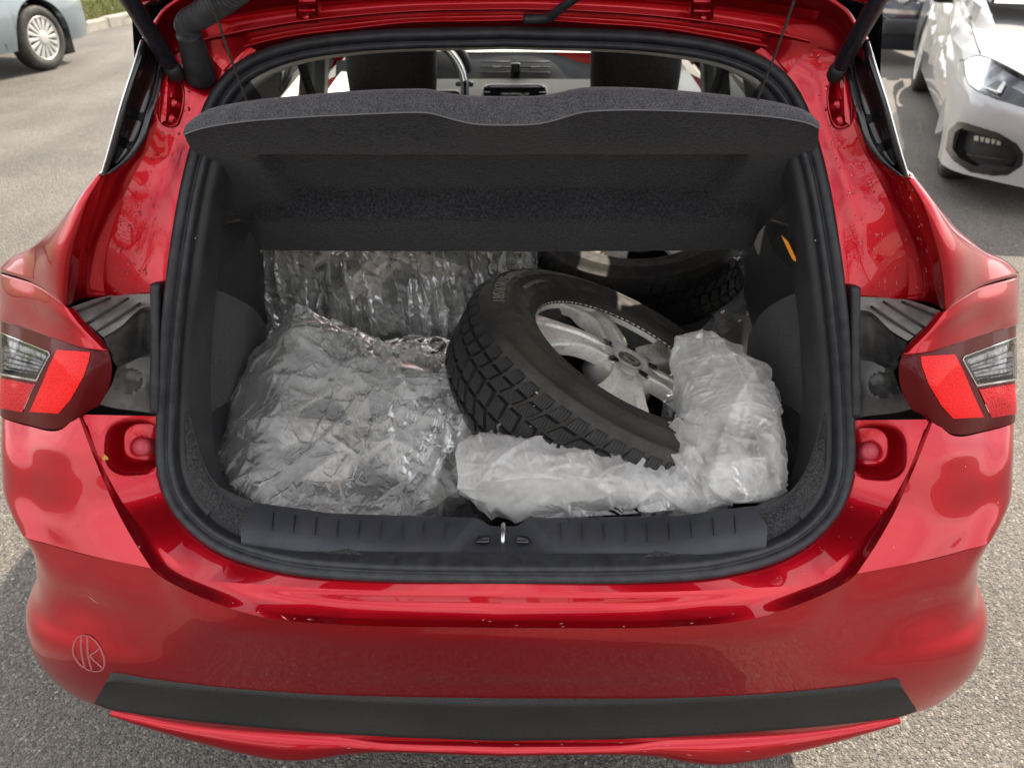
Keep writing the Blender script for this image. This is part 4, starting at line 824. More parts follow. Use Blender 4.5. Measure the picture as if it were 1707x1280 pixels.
fold = sg_((UXp - 428) / 2.5) * sg_((1256 - UXp) / 2.5) * sg_((UYp - 343) / 2.5)
UG = UG + np.array([0, .75, .65]) * (.024 * rec)[..., None] + np.array([0, -.75, -.65]) * (.020 * fold)[..., None]
UG[..., 2] += .0008 * vnoise(UG, 14, 5)
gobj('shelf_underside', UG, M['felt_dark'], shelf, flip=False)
# closing rim along the hinge edge
gobj('hinge_edge', patch([UG[-1], UG[-1] + np.array([0, .004, -.004]), UG[-1] + np.array([0, .03, .02])], 5, 200), M['felt_dark'], shelf)
MB().tube(cr(YS([(492, 399, 1.252), (495, 396, 1.250), (500, 396, 1.250), (502, 399, 1.252)]), 10), .0008, 5).build('lint', M['white_plastic'], shelf)
for a_, b_ in (((411, 168, .985), (338, -40, .92)), ((1263, 166, .985), (1338, -40, .92))):
    A, B = Y(*a_), Y(*b_); P = cr(np.array([A, (A + B) / 2 + np.array([.0, 0, -.006]), B]), 90)
    G = tube_grid(P, .0015 + .00025 * np.sin(np.linspace(0, 260, 90)), 7)
    MB().grid(G, wv=True).build('lifting_cord', M['seat'], shelf)
# ------------------------------------------------------------------ wheels carried in the boot
def axis_matrix(c, n, spin=0):
    n = Vector(n).normalized(); return Matrix.Translation(Vector(c)) @ n.to_track_quat('Z', 'Y').to_matrix().to_4x4() @ Matrix.Rotation(spin, 4, 'Z')
SIDE = [(.191, .070), (.194, .082), (.200, .0885), (.210, .0915), (.2125, .0935), (.215, .0925), (.228, .0965), (.250, .0985), (.2515, .0997), (.2545, .0985), (.272, .0945), (.286, .0875), (.2875, .0885), (.2905, .0862), (.2965, .0785), (.3005, .070)]
TYRE = SIDE + [(.3020, .060), (.3032, .03), (.3035, 0), (.3032, -.03), (.3020, -.060)] + [(r, -h) for r, h in SIDE[::-1]]
def tread_block(h0, h1, th, sk, r_top, N, wrap=False):
    """one curved block between lateral positions h0..h1, angular width th, skewed by sk"""
    V, F = [], []
    hs = np.linspace(h0, h1, 4); A = np.array([-.5, -.42, .42, .5]) * th
    def pt(a, h, up):
        rb = .3033 - 26 * max(0, abs(h) - .052) ** 2 * (1 if wrap else 1); rr = rb - .004 + (r_top + .004 if up else 0); sh = sk * (h - h0) / (h1 - h0)
        return (rr * math.cos(a + sh), rr * math.sin(a + sh), h)
    e = (h1 - h0) * .05
    for i, h in enumerate(hs):
        hh = h + (e if i == 0 else -e if i == 3 else 0)
        V += [pt(A[0], h, False), pt(A[1], hh, True), pt((A[1] + A[2]) / 2, hh, True), pt(A[2], hh, True), pt(A[3], h, False)]
    for i in range(3):
        for j in range(4): F.append((i * 5 + j, i * 5 + j + 1, i * 5 + j + 6, i * 5 + j + 5))
    F += [(0, 1, 2, 3, 4), (19, 18, 17, 16, 15)]
    return V, F
def mesh_of(name, V, F, m, smooth=False):
    me = bpy.data.meshes.new(name); me.from_pydata([tuple(v) for v in V], [], F); me.materials.append(m); me.update()
    bm = bmesh.new(); bm.from_mesh(me); bmesh.ops.recalc_face_normals(bm, faces=bm.faces); bm.to_mesh(me); bm.free()
    if smooth: me.polygons.foreach_set('use_smooth', [True] * len(me.polygons))
    return me
NB = 60; PT = 2 * math.pi / NB
ROWS = [(.052, .0795, PT * .80, PT * .30, .0075, 0), (.021, .048, PT * .84, PT * .55, .0078, .35), (-.017, .017, PT * .80, 0, .0078, .1), (-.048, -.021, PT * .84, -PT * .55, .0078, .62), (-.0795, -.052, PT * .80, -PT * .30, .0075, .2)]
def sipe_fn(m, nt, b, tcn):
    w = nt.nodes.new('ShaderNodeTexWave'); w.wave_type = 'BANDS'; w.bands_direction = 'Y'; w.inputs['Scale'].default_value = 62; w.inputs['Distortion'].default_value = 2.2; w.inputs['Detail'].default_value = 1; w.inputs['Detail Scale'].default_value = 3.5
    n = nt.nodes.new('ShaderNodeTexNoise'); n.inputs['Scale'].default_value = 500
    nt.links.new(tcn.outputs['Object'], w.inputs['Vector']); nt.links.new(tcn.outputs['Object'], n.inputs['Vector'])
    r = nt.nodes.new('ShaderNodeMapRange'); r.inputs[1].default_value = .0; r.inputs[2].default_value = .22; nt.links.new(w.outputs['Fac'], r.inputs[0])
    b1 = nt.nodes.new('ShaderNodeBump'); b1.inputs['Strength'].default_value = .9; b1.inputs['Distance'].default_value = .0015; nt.links.new(r.outputs[0], b1.inputs['Height'])
    b2 = nt.nodes.new('ShaderNodeBump'); b2.inputs['Strength'].default_value = .35; b2.inputs['Distance'].default_value = .001; nt.links.new(n.outputs[0], b2.inputs['Height']); nt.links.new(b1.outputs[0], b2.inputs['Normal']); nt.links.new(b2.outputs[0], b.inputs['Normal'])
M['tread'] = mat('tread_rubber', (.016, .016, .0165), .7, noise=[(26, (.011, .011, .0115), (.026, .025, .024), .3, .7)], fn=sipe_fn)
BLK = [mesh_of('tread_block', *tread_block(h0, h1, th, sk, rt, NB), M['tread']) for h0, h1, th, sk, rt, ph in ROWS]
LBLK = []
for (h0, h1, th, sk, rt, ph) in ROWS:
    LBLK.append(tread_block(h0, h1, th, sk, rt, NB))
def text_on_tyre(body, r, mid, size, h, m, parent, Mx, top=True):
    cu = bpy.data.curves.new('lettering', 'FONT'); cu.body = body; cu.size = size; cu.extrude = .0016; cu.resolution_u = 2; cu.align_x = 'CENTER'
    to = bpy.data.objects.new('tmp', cu); COL.objects.link(to); dg = bpy.context.evaluated_depsgraph_get()
    me = bpy.data.meshes.new_from_object(to.evaluated_get(dg)); bpy.data.objects.remove(to); me.name = 'lettering'
    for v in me.vertices:
        x, y, z = v.co; a = mid - x / r; rr = r + y
        v.co = (rr * math.cos(a), rr * math.sin(a), h(rr) + z + .0003)
    me.materials.clear(); me.materials.append(m); o = bpy.data.objects.new('lettering', me); o.matrix_world = Mx; link(o, parent); return o
def side_h(rr): return float(np.interp(rr, [p[0] for p in SIDE], [p[1] for p in SIDE]))
M['barrel_shade'] = mat('shaded_barrel', (.05, .047, .043), .6, .3, noise=[(30, (.025, .023, .02), (.09, .085, .078), .3, .7)])  # shadow inside the barrel, put into a dark base colour
HF = .042        # how far the hub face stands out
def wheel(loc, n, label, spin=0, blocks='single', rim=True, group='loose wheels in the boot', scale=1.0):
    Mx = axis_matrix(loc, n, spin) @ Matrix.Scale(scale, 4)
    root = empty('loose_wheel', tuple(loc), label, 'wheel', group)
    def put(mb, name, m, parent, **k):
        o = mobj(name, mb.v, mb.f, m, None, **k); COL.objects.unlink(o); o.matrix_world = Mx; return link(o, parent)
    ty = put(MB().lathe(TYRE, 128), 'tyre', M['tyre'], root)
    if blocks == 'single':
        for (h0, h1, th, sk, rt, ph), me in zip(ROWS, BLK):
            for k in range(NB):
                o = bpy.data.objects.new('tread_block', me); o.matrix_world = Mx @ Matrix.Rotation((k + ph) * PT, 4, 'Z'); link(o, ty)
    elif blocks == 'joined':
        tb = MB()
        for (V, F), (h0, h1, th, sk, rt, ph) in zip(LBLK, ROWS):
            V = np.array(V)
            for k in range(NB):
                a = (k + ph) * PT; c, s = math.cos(a), math.sin(a); tb.add(V @ np.array([[c, s, 0], [-s, c, 0], [0, 0, 1]]), F)
        stuff(put(tb, 'tread', M['tread'], ty, smooth=False))
    if rim:
        barrel = [(.178, -.092), (.198, -.090), (.2, -.084), (.188, -.076), (.180, -.05), (.172, -.02), (.172, .02), (.176, .040), (.183, .052), (.189, .060), (.192, .074), (.1955, .083), (.1985, .0865), (.2005, .0885), (.2012, .0865), (.199, .083), (.1945, .07), (.19, .05), (.18, .03), (.178, -.05), (.188, -.07), (.178, -.092)]
        rm = put(MB().lathe(barrel[9:17], 96), 'rim', M['alloy'], root)
        put(MB().lathe(barrel[:10] + barrel[16:], 96), 'barrel', M['barrel_shade'], rm)
        hubp = [(r_, h_ + HF) for r_, h_ in [(0, .0335), (.0235, .0345), (.0262, .0345), (.0275, .032), (.029, .032), (.031, .0345), (.040, .037), (.060, .036), (.067, .030), (.070, .020), (.070, -.02), (.03, -.03), (0, -.03)]]
        hb = put(MB().lathe(hubp, 48), 'hub', M['alloy'], rm)
        put(MB().lathe([(r_, h_ + HF) for r_, h_ in [(0, .0352), (.008, .0355), (.0085, .0346), (.017, .0352), (.0175, .0362), (.0215, .0362), (.0225, .0345)]], 36), 'hub_cap', mat('weathered_cap', (.30, .27, .22), .45, .6, noise=[(150, (.12, .10, .07), (.45, .42, .36), .35, .62)]), rm)
        for k in range(5):
            a = k * 2 * math.pi / 5; ca, sa = math.cos(a), math.sin(a)
            secs = []
            for r_, w, h in [(.030, .021, .076), (.055, .029, .082), (.085, .030, .086), (.115, .033, .086), (.140, .039, .083), (.162, .047, .079), (.178, .056, .074), (.189, .064, .071)]:
                dp = .030 if r_ < .15 else .024
                pr = [(-w * .86, h - dp), (-w, h - .006), (-w * .95, h - .0015), (-w * .86, h), (-w * .50, h - .0012), (-w * .42, h - .006), (0, h - .0085), (w * .42, h - .006), (w * .50, h - .0012), (w * .86, h), (w * .95, h - .0015), (w, h - .006), (w * .86, h - dp)]
                secs.append([(r_ * math.cos(u / max(r_, .05)) if False else r_ - .35 * u * u / r_ * (r_ > .12), u, hh) for u, hh in pr])
            S = patch(list(np.array(secs)), 26, 13) if False else np.stack([cr(np.array(secs)[:, j], 26) for j in range(13)], 1)
            S = S @ np.array([[ca, sa, 0], [-sa, ca, 0], [0, 0, 1]])
            mb = MB().grid(S, wv=True); put(mb, 'spoke', M['alloy'], rm, angle=35)
            b = a + math.pi / 5; c = np.array([.050 * math.cos(b), .050 * math.sin(b), 0])
            L = MB().lathe([(.0125, .0365 + HF), (.0115, .0388 + HF), (.0098, .036 + HF), (.0095, .018 + HF), (.0, .018 + HF)], 20); L.v = [tuple(np.array(v) + c) for v in L.v]
            put(L, 'lug_hole', M['lamp_silver'] if False else M['steel'], hb)
            L = MB().lathe([(.0092, .0383 + HF), (0, .0384 + HF)], 20); L.v = [tuple(np.array(v) + c) for v in L.v]; put(L, 'lug_recess', M['gloss_black'], hb)
    return root, ty, Mx
def at_depth(px, py, zc): return _C + ray(px, py) * zc
n1 = np.array([.42, .03, .907]); n1 /= np.linalg.norm(n1)
W1 = at_depth(1054, 590, 1.41) - n1 * .0885
w1, ty1, Mx1 = wheel(W1, n1, 'silver alloy wheel with a snow tyre leaning tilted at the front of the boot', spin=R(20))
iv = np.array(Mx1.inverted())
def ang_at(px, py, zc):
    p = iv @ np.r_[at_depth(px, py, zc), 1]; return math.atan2(p[1], p[0])
M['letter'] = mat('raised_lettering', (.15, .138, .115), .6)
text_on_tyre('185/65R15', .262, ang_at(852, 530, 1.40), .028, side_h, M['letter'], ty1, Mx1)
text_on_tyre('88T  M+S', .262, ang_at(900, 468, 1.45), .022, side_h, M['letter'], ty1, Mx1)
text_on_tyre('TUBELESS  RADIAL', .228, ang_at(905, 480, 1.45), .011, side_h, M['letter'], ty1, Mx1)
rg = np.random.default_rng(8); pb = MB()
for _ in range(26):
    a_, h_ = rg.uniform(0, 6.283), rg.uniform(-.06, .07); p_ = np.array(Mx1 @ Vector((.3085 * math.cos(a_), .3085 * math.sin(a_), h_))); V_ = rg.normal(size=(6, 3)) * .2 + np.array([(1, 0, 0), (-1, 0, 0), (0, 1, 0), (0, -1, 0), (0, 0, .8), (0, 0, -.8)])
    pb.add(V_ * rg.uniform(.0012, .003) + p_, [(0, 2, 4), (2, 1, 4), (1, 3, 4), (3, 0, 4), (2, 0, 5), (1, 2, 5), (3, 1, 5), (0, 3, 5)])
stuff(pb.build('tread_grit', M['grit'], ty1, smooth=False))
n2 = np.array([-.112, -.183, .977]); n2 /= np.linalg.norm(n2)
W2 = np.array([.3697, 2.0957, .6634])
w2, ty2, Mx2 = wheel(W2, n2, 'bare wheel lying flat behind, half hidden under the parcel shelf', spin=R(50), blocks='joined')
n3 = np.array([.06, -.10, .99]); n3 /= np.linalg.norm(n3)
W3 = np.array([-.262, 1.128, .635]); SC3 = .76
w3, ty3, Mx3 = wheel(W3, n3, 'wheel lying inside the clear bag at the left front of the boot', spin=R(5), blocks='joined', scale=SC3)
n4 = np.array([.02, -.30, .95]); n4 /= np.linalg.norm(n4)
W4 = Y(655, 452, 1.80)
w4, ty4, Mx4 = wheel(W4, n4, 'wheel wrapped in the clear bag under the parcel shelf at the left', spin=R(33), blocks='joined')
print('wheels', W1, W2, W3, W4)
# ------------------------------------------------------------------ plastic bags: crumpled film
def film(name, opac, col, rough=.16, bump=.35, bscale=28, edge=.45, trans=.5, gloss=.75):
    m = bpy.data.materials.new(name); m.use_nodes = True; nt = m.node_tree; nt.nodes.remove(nt.nodes['Principled BSDF']); N, L = nt.nodes.new, nt.links.new
    tcn = N('ShaderNodeTexCoord'); no = N('ShaderNodeTexNoise'); no.inputs['Scale'].default_value = 7; no.inputs['Detail'].default_value = 3
    mpn = N('ShaderNodeMix'); mpn.data_type = 'VECTOR'; mpn.inputs[0].default_value = .06
    vo = N('ShaderNodeTexVoronoi'); vo.feature = 'DISTANCE_TO_EDGE'; vo.inputs['Scale'].default_value = bscale
    vo2 = N('ShaderNodeTexVoronoi'); vo2.feature = 'F1'; vo2.inputs['Scale'].default_value = bscale * .45
    L(tcn.outputs['Object'], no.inputs['Vector']); L(tcn.outputs['Object'], mpn.inputs[4]); L(no.outputs['Color'], mpn.inputs[5])
    L(mpn.outputs[1], vo.inputs['Vector']); L(mpn.outputs[1], vo2.inputs['Vector'])
    b1 = N('ShaderNodeBump'); b1.inputs['Strength'].default_value = bump; b1.inputs['Distance'].default_value = .010; L(vo2.outputs['Distance'], b1.inputs['Height'])
    b2 = N('ShaderNodeBump'); b2.inputs['Strength'].default_value = bump * .8; b2.inputs['Distance'].default_value = .006; L(vo.outputs['Distance'], b2.inputs['Height']); L(b1.outputs[0], b2.inputs['Normal'])
    df = N('ShaderNodeBsdfDiffuse'); df.inputs[0].default_value = (*col, 1); tl = N('ShaderNodeBsdfTranslucent'); tl.inputs[0].default_value = (*col, 1)
    gl = N('ShaderNodeBsdfGlossy'); gl.inputs['Roughness'].default_value = rough; gl.inputs[0].default_value = (1, 1, 1, 1)
    tp = N('ShaderNodeBsdfTransparent'); tp.inputs[0].default_value = (.96, .96, .95, 1)
    for q in (df, tl, gl): L(b2.outputs[0], q.inputs['Normal'])
    m1 = N('ShaderNodeMixShader'); m1.inputs[0].default_value = trans; L(df.outputs[0], m1.inputs[1]); L(tl.outputs[0], m1.inputs[2])
    lw = N('ShaderNodeLayerWeight'); lw.inputs[0].default_value = .5; L(b2.outputs[0], lw.inputs['Normal'])
    pw = N('ShaderNodeMath'); pw.operation = 'POWER'; pw.inputs[1].default_value = 2.0; L(lw.outputs['Facing'], pw.inputs[0])
    ma = N('ShaderNodeMath'); ma.operation = 'MULTIPLY_ADD'; ma.inputs[1].default_value = edge; ma.inputs[2].default_value = opac; ma.use_clamp = True; L(pw.outputs[0], ma.inputs[0])
    hz = N('ShaderNodeTexNoise'); hz.inputs['Scale'].default_value = 11; hz.inputs['Detail'].default_value = 6; hz.inputs['Roughness'].default_value = .65; L(tcn.outputs['Object'], hz.inputs['Vector'])
    hr = N('ShaderNodeMapRange'); hr.inputs[1].default_value = .35; hr.inputs[2].default_value = .68; hr.inputs[3].default_value = .62; hr.inputs[4].default_value = 1.35; L(hz.outputs[0], hr.inputs[0])
    hm = N('ShaderNodeMath'); hm.operation = 'MULTIPLY'; hm.use_clamp = True; L(ma.outputs[0], hm.inputs[0]); L(hr.outputs[0], hm.inputs[1])
    m2 = N('ShaderNodeMixShader'); L(hm.outputs[0], m2.inputs[0]); L(tp.outputs[0], m2.inputs[1]); L(m1.outputs[0], m2.inputs[2])
    fr = N('ShaderNodeFresnel'); fr.inputs[0].default_value = 1.55; L(b2.outputs[0], fr.inputs['Normal'])
    fm = N('ShaderNodeMath'); fm.operation = 'MULTIPLY_ADD'; fm.inputs[1].default_value = gloss; fm.inputs[2].default_value = .0; fm.use_clamp = True; L(fr.outputs[0], fm.inputs[0])
    m3 = N('ShaderNodeMixShader'); L(fm.outputs[0], m3.inputs[0]); L(m2.outputs[0], m3.inputs[1]); L(gl.outputs[0], m3.inputs[2])
    L(m3.outputs[0], nt.nodes['Material Output'].inputs[0]); return m
M['film'] = film('clear_bag_film', .11, (.94, .95, .95), .16, .12, 30, .55, trans=.2, gloss=.55)
M['film_thin'] = film('thin_bag_film', .24, (.94, .94, .88), .16, .10, 24, .5, trans=.25, gloss=.6)
M['film_milky'] = film('milky_bag_film', .42, (.98, .965, .92), .12, .10, 40, .6, trans=.18, gloss=1.0)
M['film_dusty'] = film('dusty_bag_film', .30, (.84, .84, .80), .3, .3, 60, .3, trans=.3, gloss=.3)
def bag(label, loc): return empty('plastic_bag', loc, label, 'plastic bag', 'plastic bags in the boot')
def tri(x): return np.abs(x - np.floor(x + .5)) * 2
def crumple(P, lam, seed, n=5, warp=.28):
    """creased facets: overlapping triangle waves, bent and faded by smooth noise; about -1..1"""
    rg = np.random.default_rng(seed); out = np.zeros(P.shape[:-1])
    for k in range(n):
        d = rg.normal(size=3); d /= np.linalg.norm(d); l = lam * rg.uniform(.7, 1.6)
        w = warp * vnoise(P, .22 / l, seed * 7 + k, 1); msk = np.clip(.5 + .9 * vnoise(P, .3 / l, seed * 13 + k, 1), 0, 1)
        out += (tri(P @ d / l + w + rg.uniform()) - .5) * 2 * msk
    return out / math.sqrt(n) * 1.1
def pinch(P, lam, seed, n=7, power=7, stretch=3.0):
    """narrow raised folds, long and nearly straight, that start and stop; 0..1"""
    rg = np.random.default_rng(seed); out = np.zeros(P.shape[:-1])
    for k in range(n):
        d = rg.normal(size=3); d /= np.linalg.norm(d); l = lam * rg.uniform(.7, 1.7)
        w = .35 * vnoise(P, .16 / l, seed * 5 + k, 1); msk = np.clip(vnoise(P, .45 / l, seed * 3 + k, 1) * 1.6, 0, 1)
        out = np.maximum(out, (1 - tri(P @ d / l + w + rg.uniform())) ** power * msk)
    return out
def crease(G, amps, seed, n_=None, mask=None, floor=None, ridge=((.12, .010), (.05, .0045), (.022, .0018))):
    n = gnormals(G) if n_ is None else n_
    h = np.zeros(G.shape[:2])
    for i, (lam, a) in enumerate(amps): h += a * crumple(G, lam, seed + 31 * i)
    if mask is not None: h = h * mask
    for i, (lam, a) in enumerate(ridge): h += a * pinch(G, lam, seed + 71 * i)
    if floor is not None: h = np.where(h < floor, floor + (h - floor) * .12, h)
    return G + n * h[..., None]
def fan(P, c, count, seed, ax=(0, 1), warp=.5):
    """folds fanning out from point c"""
    a = np.arctan2(P[..., ax[1]] - c[ax[1]], P[..., ax[0]] - c[ax[0]]); return tri(a / (2 * math.pi) * count + warp * vnoise(P, 5, seed) + .35 * np.sin(a * 5 + seed)) - .5
# left front: bag drawn over the flat wheel, tented at the back, gathered to a twist at the right
ns, na = 250, 800
prof_ = cr(np.array([(0, .112, 0), (.10, .112, 0), (.20, .115, 0), (.26, .120, 0), (.305, .108, 0), (.332, .066, 0), (.340, -.01, 0), (.345, -.07, 0), (.356, -.105, 0)]) * SC3, ns)
th_ = np.linspace(0, 2 * math.pi, na, endpoint=False); Q3 = np.array(axis_matrix((0, 0, 0), n3).to_3x3())
loc = np.stack([prof_[:, 0][:, None] * np.cos(th_), prof_[:, 0][:, None] * np.sin(th_), np.repeat(prof_[:, 1][:, None], na, 1)], -1)
BL = W3 + loc @ Q3.T
nrm = np.stack([np.gradient(prof_[:, 1])[:, None] * -np.cos(th_), np.gradient(prof_[:, 1])[:, None] * -np.sin(th_), np.repeat(np.gradient(prof_[:, 0])[:, None], na, 1)], -1); nrm /= np.linalg.norm(nrm, axis=-1, keepdims=True) + 1e-9; nrm = nrm @ Q3.T
hold = Y(495, 516, 1.22); gat = Y(770, 640, 1.14)
dvx, dvy = BL[..., 0] - hold[0], BL[..., 1] - hold[1]
dxy = np.sqrt(np.where(dvx > 0, dvx / .36, dvx / .13) ** 2 + np.where(dvy > 0, dvy / .12, dvy / .27) ** 2)
peak = hold[2] - (W3[2] + .085)
tent = np.clip(1 - dxy, 0, 1) ** 1.15 * peak
dg = np.hypot(BL[..., 0] - gat[0], BL[..., 1] - gat[1])
lift = np.exp(-(dg / .11) ** 2) * .06
outer_m = np.clip((prof_[:, 0] / .23), .25, 1)[:, None]
BL = BL + np.array([0, 0, 1]) * (tent + lift)[..., None]
BL = BL + nrm * (.018 * fan(BL, gat, 17, 3, warp=.15) * np.clip(dg / .12, 0, 1) * np.clip(1.4 - dg / .40, 0, 1) * np.clip(.5 + vnoise(BL, 2.5, 19), 0, 1) + .008 * vnoise(BL, 3.0, 8, 1))[..., None]
BL = crease(BL, [(.22, .010), (.09, .0045), (.04, .0012)], 5, nrm, mask=.55 + .75 * np.exp(-(dg / .16) ** 2) + .25 * (outer_m > .9), floor=-.003)
low = prof_[:, 1][:, None] < .05
BL[..., 0] = np.maximum(BL[..., 0], -.487 + .004 * vnoise(BL, 9, 2)); BL[..., 1] = np.maximum(BL[..., 1], .888 + .006 * vnoise(BL, 7, 4)); BL[..., 2] = np.maximum(BL[..., 2], .548)
b1 = bag('clear plastic bag wrapped over the wheel at the left front of the boot', tuple(W3 + np.array([0, 0, -.1])))
gobj('bag_film', BL, M['film'], b1, wv=True)
# dusty inner layer over the upper part
il = BL[:150] * .985 + (W3 + np.array([0, 0, .02])) * .015; il = crease(il, [(.10, .006), (.045, .0035), (.02, .0014)], 355, nrm[:150]) - nrm[:150] * .004
gobj('inner_layer', il, M['film_dusty'], b1, wv=True)
# a second, folded-back layer near the twist
fb = patch([YS([(610, 770, 1.02), (640, 700, 1.07), (690, 650, 1.12), (740, 612, 1.17), (790, 600, 1.20)]), YS([(660, 800, .98), (690, 730, 1.03), (730, 680, 1.08), (770, 650, 1.12), (800, 640, 1.14)]), YS([(720, 830, .945), (740, 770, .99), (765, 720, 1.03), (790, 700, 1.06), (806, 715, 1.07)])], 110, 150)
fb = crease(fb, [(.12, .012), (.05, .008), (.022, .0035), (.010, .0012)], 77)
gobj('folded_layer', fb, M['film'], b1)
# right front: thick crumpled roll along the sill and up the right side
def roll(path, rad, nu, nv, seed, amps, flat=1.0):
    C_ = cr(path, nu); r_ = np.interp(np.linspace(0, 1, nu), np.linspace(0, 1, len(rad)), rad); e = np.linspace(0, 1, nu)
    r_ = r_ * np.clip(np.sqrt(np.maximum(1e-4, 1 - (np.maximum(0, .10 - np.minimum(e, 1 - e)) / .10) ** 2)), .05, 1)
    G = tube_grid(C_, r_, nv); n = G - C_[:, None, :]; n /= np.linalg.norm(n, axis=-1, keepdims=True)
    G = G + n * (.010 * vnoise(G, 3.5, seed, 1))[..., None]
    return crease(G, amps, seed, n, ridge=((.20, .018), (.09, .011), (.04, .005), (.018, .002)))
AM = [(.20, .010), (.09, .0045)]
rb = bag('milky crumpled plastic bag pulled down round the front alloy wheel', tuple(Y(1010, 850, .93)))
R1 = roll(np.array([Y(775, 806, .965), Y(840, 790, .955), Y(930, 790, .955), Y(1040, 790, .96), Y(1130, 785, .965), Y(1215, 775, .97)]), [.060, .070, .068, .066, .068, .066], 300, 220, 11, AM)
R1[..., 1] = np.maximum(R1[..., 1], .884 + .004 * vnoise(R1, 9, 1))
gobj('crumpled_roll', R1, M['film_milky'], rb, wv=True)
R2 = roll(np.array([Y(1205, 830, .955), Y(1215, 760, .99), Y(1210, 690, 1.05), Y(1188, 630, 1.11), Y(1165, 590, 1.16), Y(1150, 570, 1.20)]), [.066, .078, .074, .064, .048, .022], 220, 200, 23, AM)
R2[..., 0] = np.minimum(R2[..., 0], .47)
gobj('raised_side', R2, M['film_milky'], rb, wv=True)
# inner layers give the roll its cloudy depth
R3 = roll(np.array([Y(790, 806, .965), Y(930, 804, .95), Y(1040, 804, .955), Y(1190, 780, .97)]), [.036, .040, .038, .044], 160, 120, 47, [(.08, .012), (.035, .007)])
gobj('inner_layer', R3, M['film_milky'], rb, wv=True)
# loose film spread in front of and beside the roll
sk = patch([YS([(860, 815, .925), (960, 800, .915), (1060, 790, .92), (1180, 775, .93), (1275, 760, .95)]), YS([(850, 850, .905), (960, 845, .90), (1060, 838, .90), (1180, 825, .905), (1285, 800, .925)]), YS([(850, 866, .893), (960, 862, .89), (1060, 856, .89), (1180, 840, .893), (1282, 815, .91)])], 60, 200)
sk = crease(sk, [(.09, .007), (.04, .005), (.018, .002)], 91)
gobj('front_skirt', sk, M['film_milky'], rb)
# the open mouth: thin film standing against the tread, and a tongue over the right of the rim
mo = patch([YS([(806, 728, 1.0), (830, 706, 1.005), (875, 690, 1.01), (935, 684, 1.01), (1010, 692, 1.005), (1060, 706, 1.0), (1098, 722, .995)]), YS([(800, 760, .98), (840, 735, .985), (890, 722, .985), (940, 722, .985), (1010, 728, .98), (1060, 738, .98), (1100, 748, .975)]), YS([(790, 800, .955), (840, 780, .955), (890, 770, .955), (940, 770, .955), (1010, 775, .955), (1060, 780, .955), (1100, 790, .95)])], 60, 160)
mo = crease(mo, [(.10, .006), (.04, .0035), (.018, .0012)], 131)
gobj('bag_mouth', mo, M['film_dusty'], rb)
to = patch([YS([(1134, 556, 1.20), (1142, 572, 1.20), (1165, 578, 1.20), (1210, 582, 1.19)]), YS([(1122, 600, 1.175), (1140, 606, 1.17), (1165, 612, 1.165), (1215, 620, 1.15)]), YS([(1112, 645, 1.13), (1135, 650, 1.12), (1160, 655, 1.11), (1215, 665, 1.10)]), YS([(1102, 690, 1.085), (1130, 695, 1.075), (1160, 700, 1.06), (1210, 710, 1.05)]), YS([(1094, 740, 1.03), (1125, 745, 1.02), (1160, 750, 1.01), (1200, 755, 1.0)])], 110, 110)
to = crease(to, [(.07, .008), (.03, .004), (.014, .0014)], 151)
gobj('bag_tongue', to, M['film'], rb)
# rear left: film gathered under the shelf, hanging in uneven vertical folds over the wheel
nu, nv = 90, 420; xx = np.linspace(0, 1, nv)
rowsR = [np.array([Y(392 + 505 * t, 380, 1.56) for t in np.linspace(0, 1, 9)]), np.array([Y(396 + 500 * t, 430, 1.52 - .03 * math.sin(t * 3.1)) for t in np.linspace(0, 1, 9)]), np.array([Y(412 + 485 * t, 490, 1.47 - .03 * math.sin(t * 3.1)) for t in np.linspace(0, 1, 9)]), np.array([Y(432 + 455 * t, 540, 1.44 - .02 * math.sin(t * 3.1)) for t in np.linspace(0, 1, 9)]), np.array([Y(450 + 430 * t, 580, 1.42) for t in np.linspace(0, 1, 9)])]
G2 = patch(rowsR, nu, nv); dv_ = np.linspace(0, 1, nu)[:, None]
ph = np.cumsum(.6 + .9 * np.clip(vnoise(np.stack([xx, xx * 0, xx * 0], -1), 5, 12), -.6, 1)) / nv * 15
ph2 = ph[None, :] + .22 * vnoise(G2, 4, 15) + dv_ * (.5 * np.sin(xx * 7))[None, :]
ampf = .022 * (.35 + .65 * np.clip(.5 + vnoise(np.stack([xx, xx * 0 + 3, xx * 0], -1), 4, 17), 0, 1))[None, :] * (1 - .45 * dv_)
G2[..., 1] += ampf * (tri(ph2) - .5) * 1.6 + ampf * .4 * (tri(ph2 * 2.3 + .3) - .5)
G2 = crease(G2, [(.14, .010), (.06, .005), (.025, .0018)], 171)
b2 = bag('clear plastic bag hanging in vertical folds under the parcel shelf at the left', tuple(W4 + np.array([0, 0, -.1])))
gobj('bag_film', G2, M['film_thin'], b2)
# rear right: loose end of the rear wheel's bag
lo = patch([YS([(1200, 392, 1.75), (1240, 388, 1.72), (1275, 392, 1.70)]), YS([(1225, 430, 1.68), (1262, 440, 1.66), (1290, 470, 1.64)]), YS([(1245, 470, 1.62), (1262, 490, 1.60), (1290, 492, 1.60)]), YS([(1195, 520, 1.56), (1225, 525, 1.55), (1250, 520, 1.55)]), YS([(1150, 565, 1.50), (1180, 575, 1.48), (1205, 560, 1.5)])], 110, 70)
lo = crease(lo, [(.16, .010), (.06, .004)], 191)
b3 = bag('loose grey plastic bag end beside the wheel at the right rear', tuple(Y(1200, 560, 1.5)))
gobj('bag_film', lo, M['film'], b3)
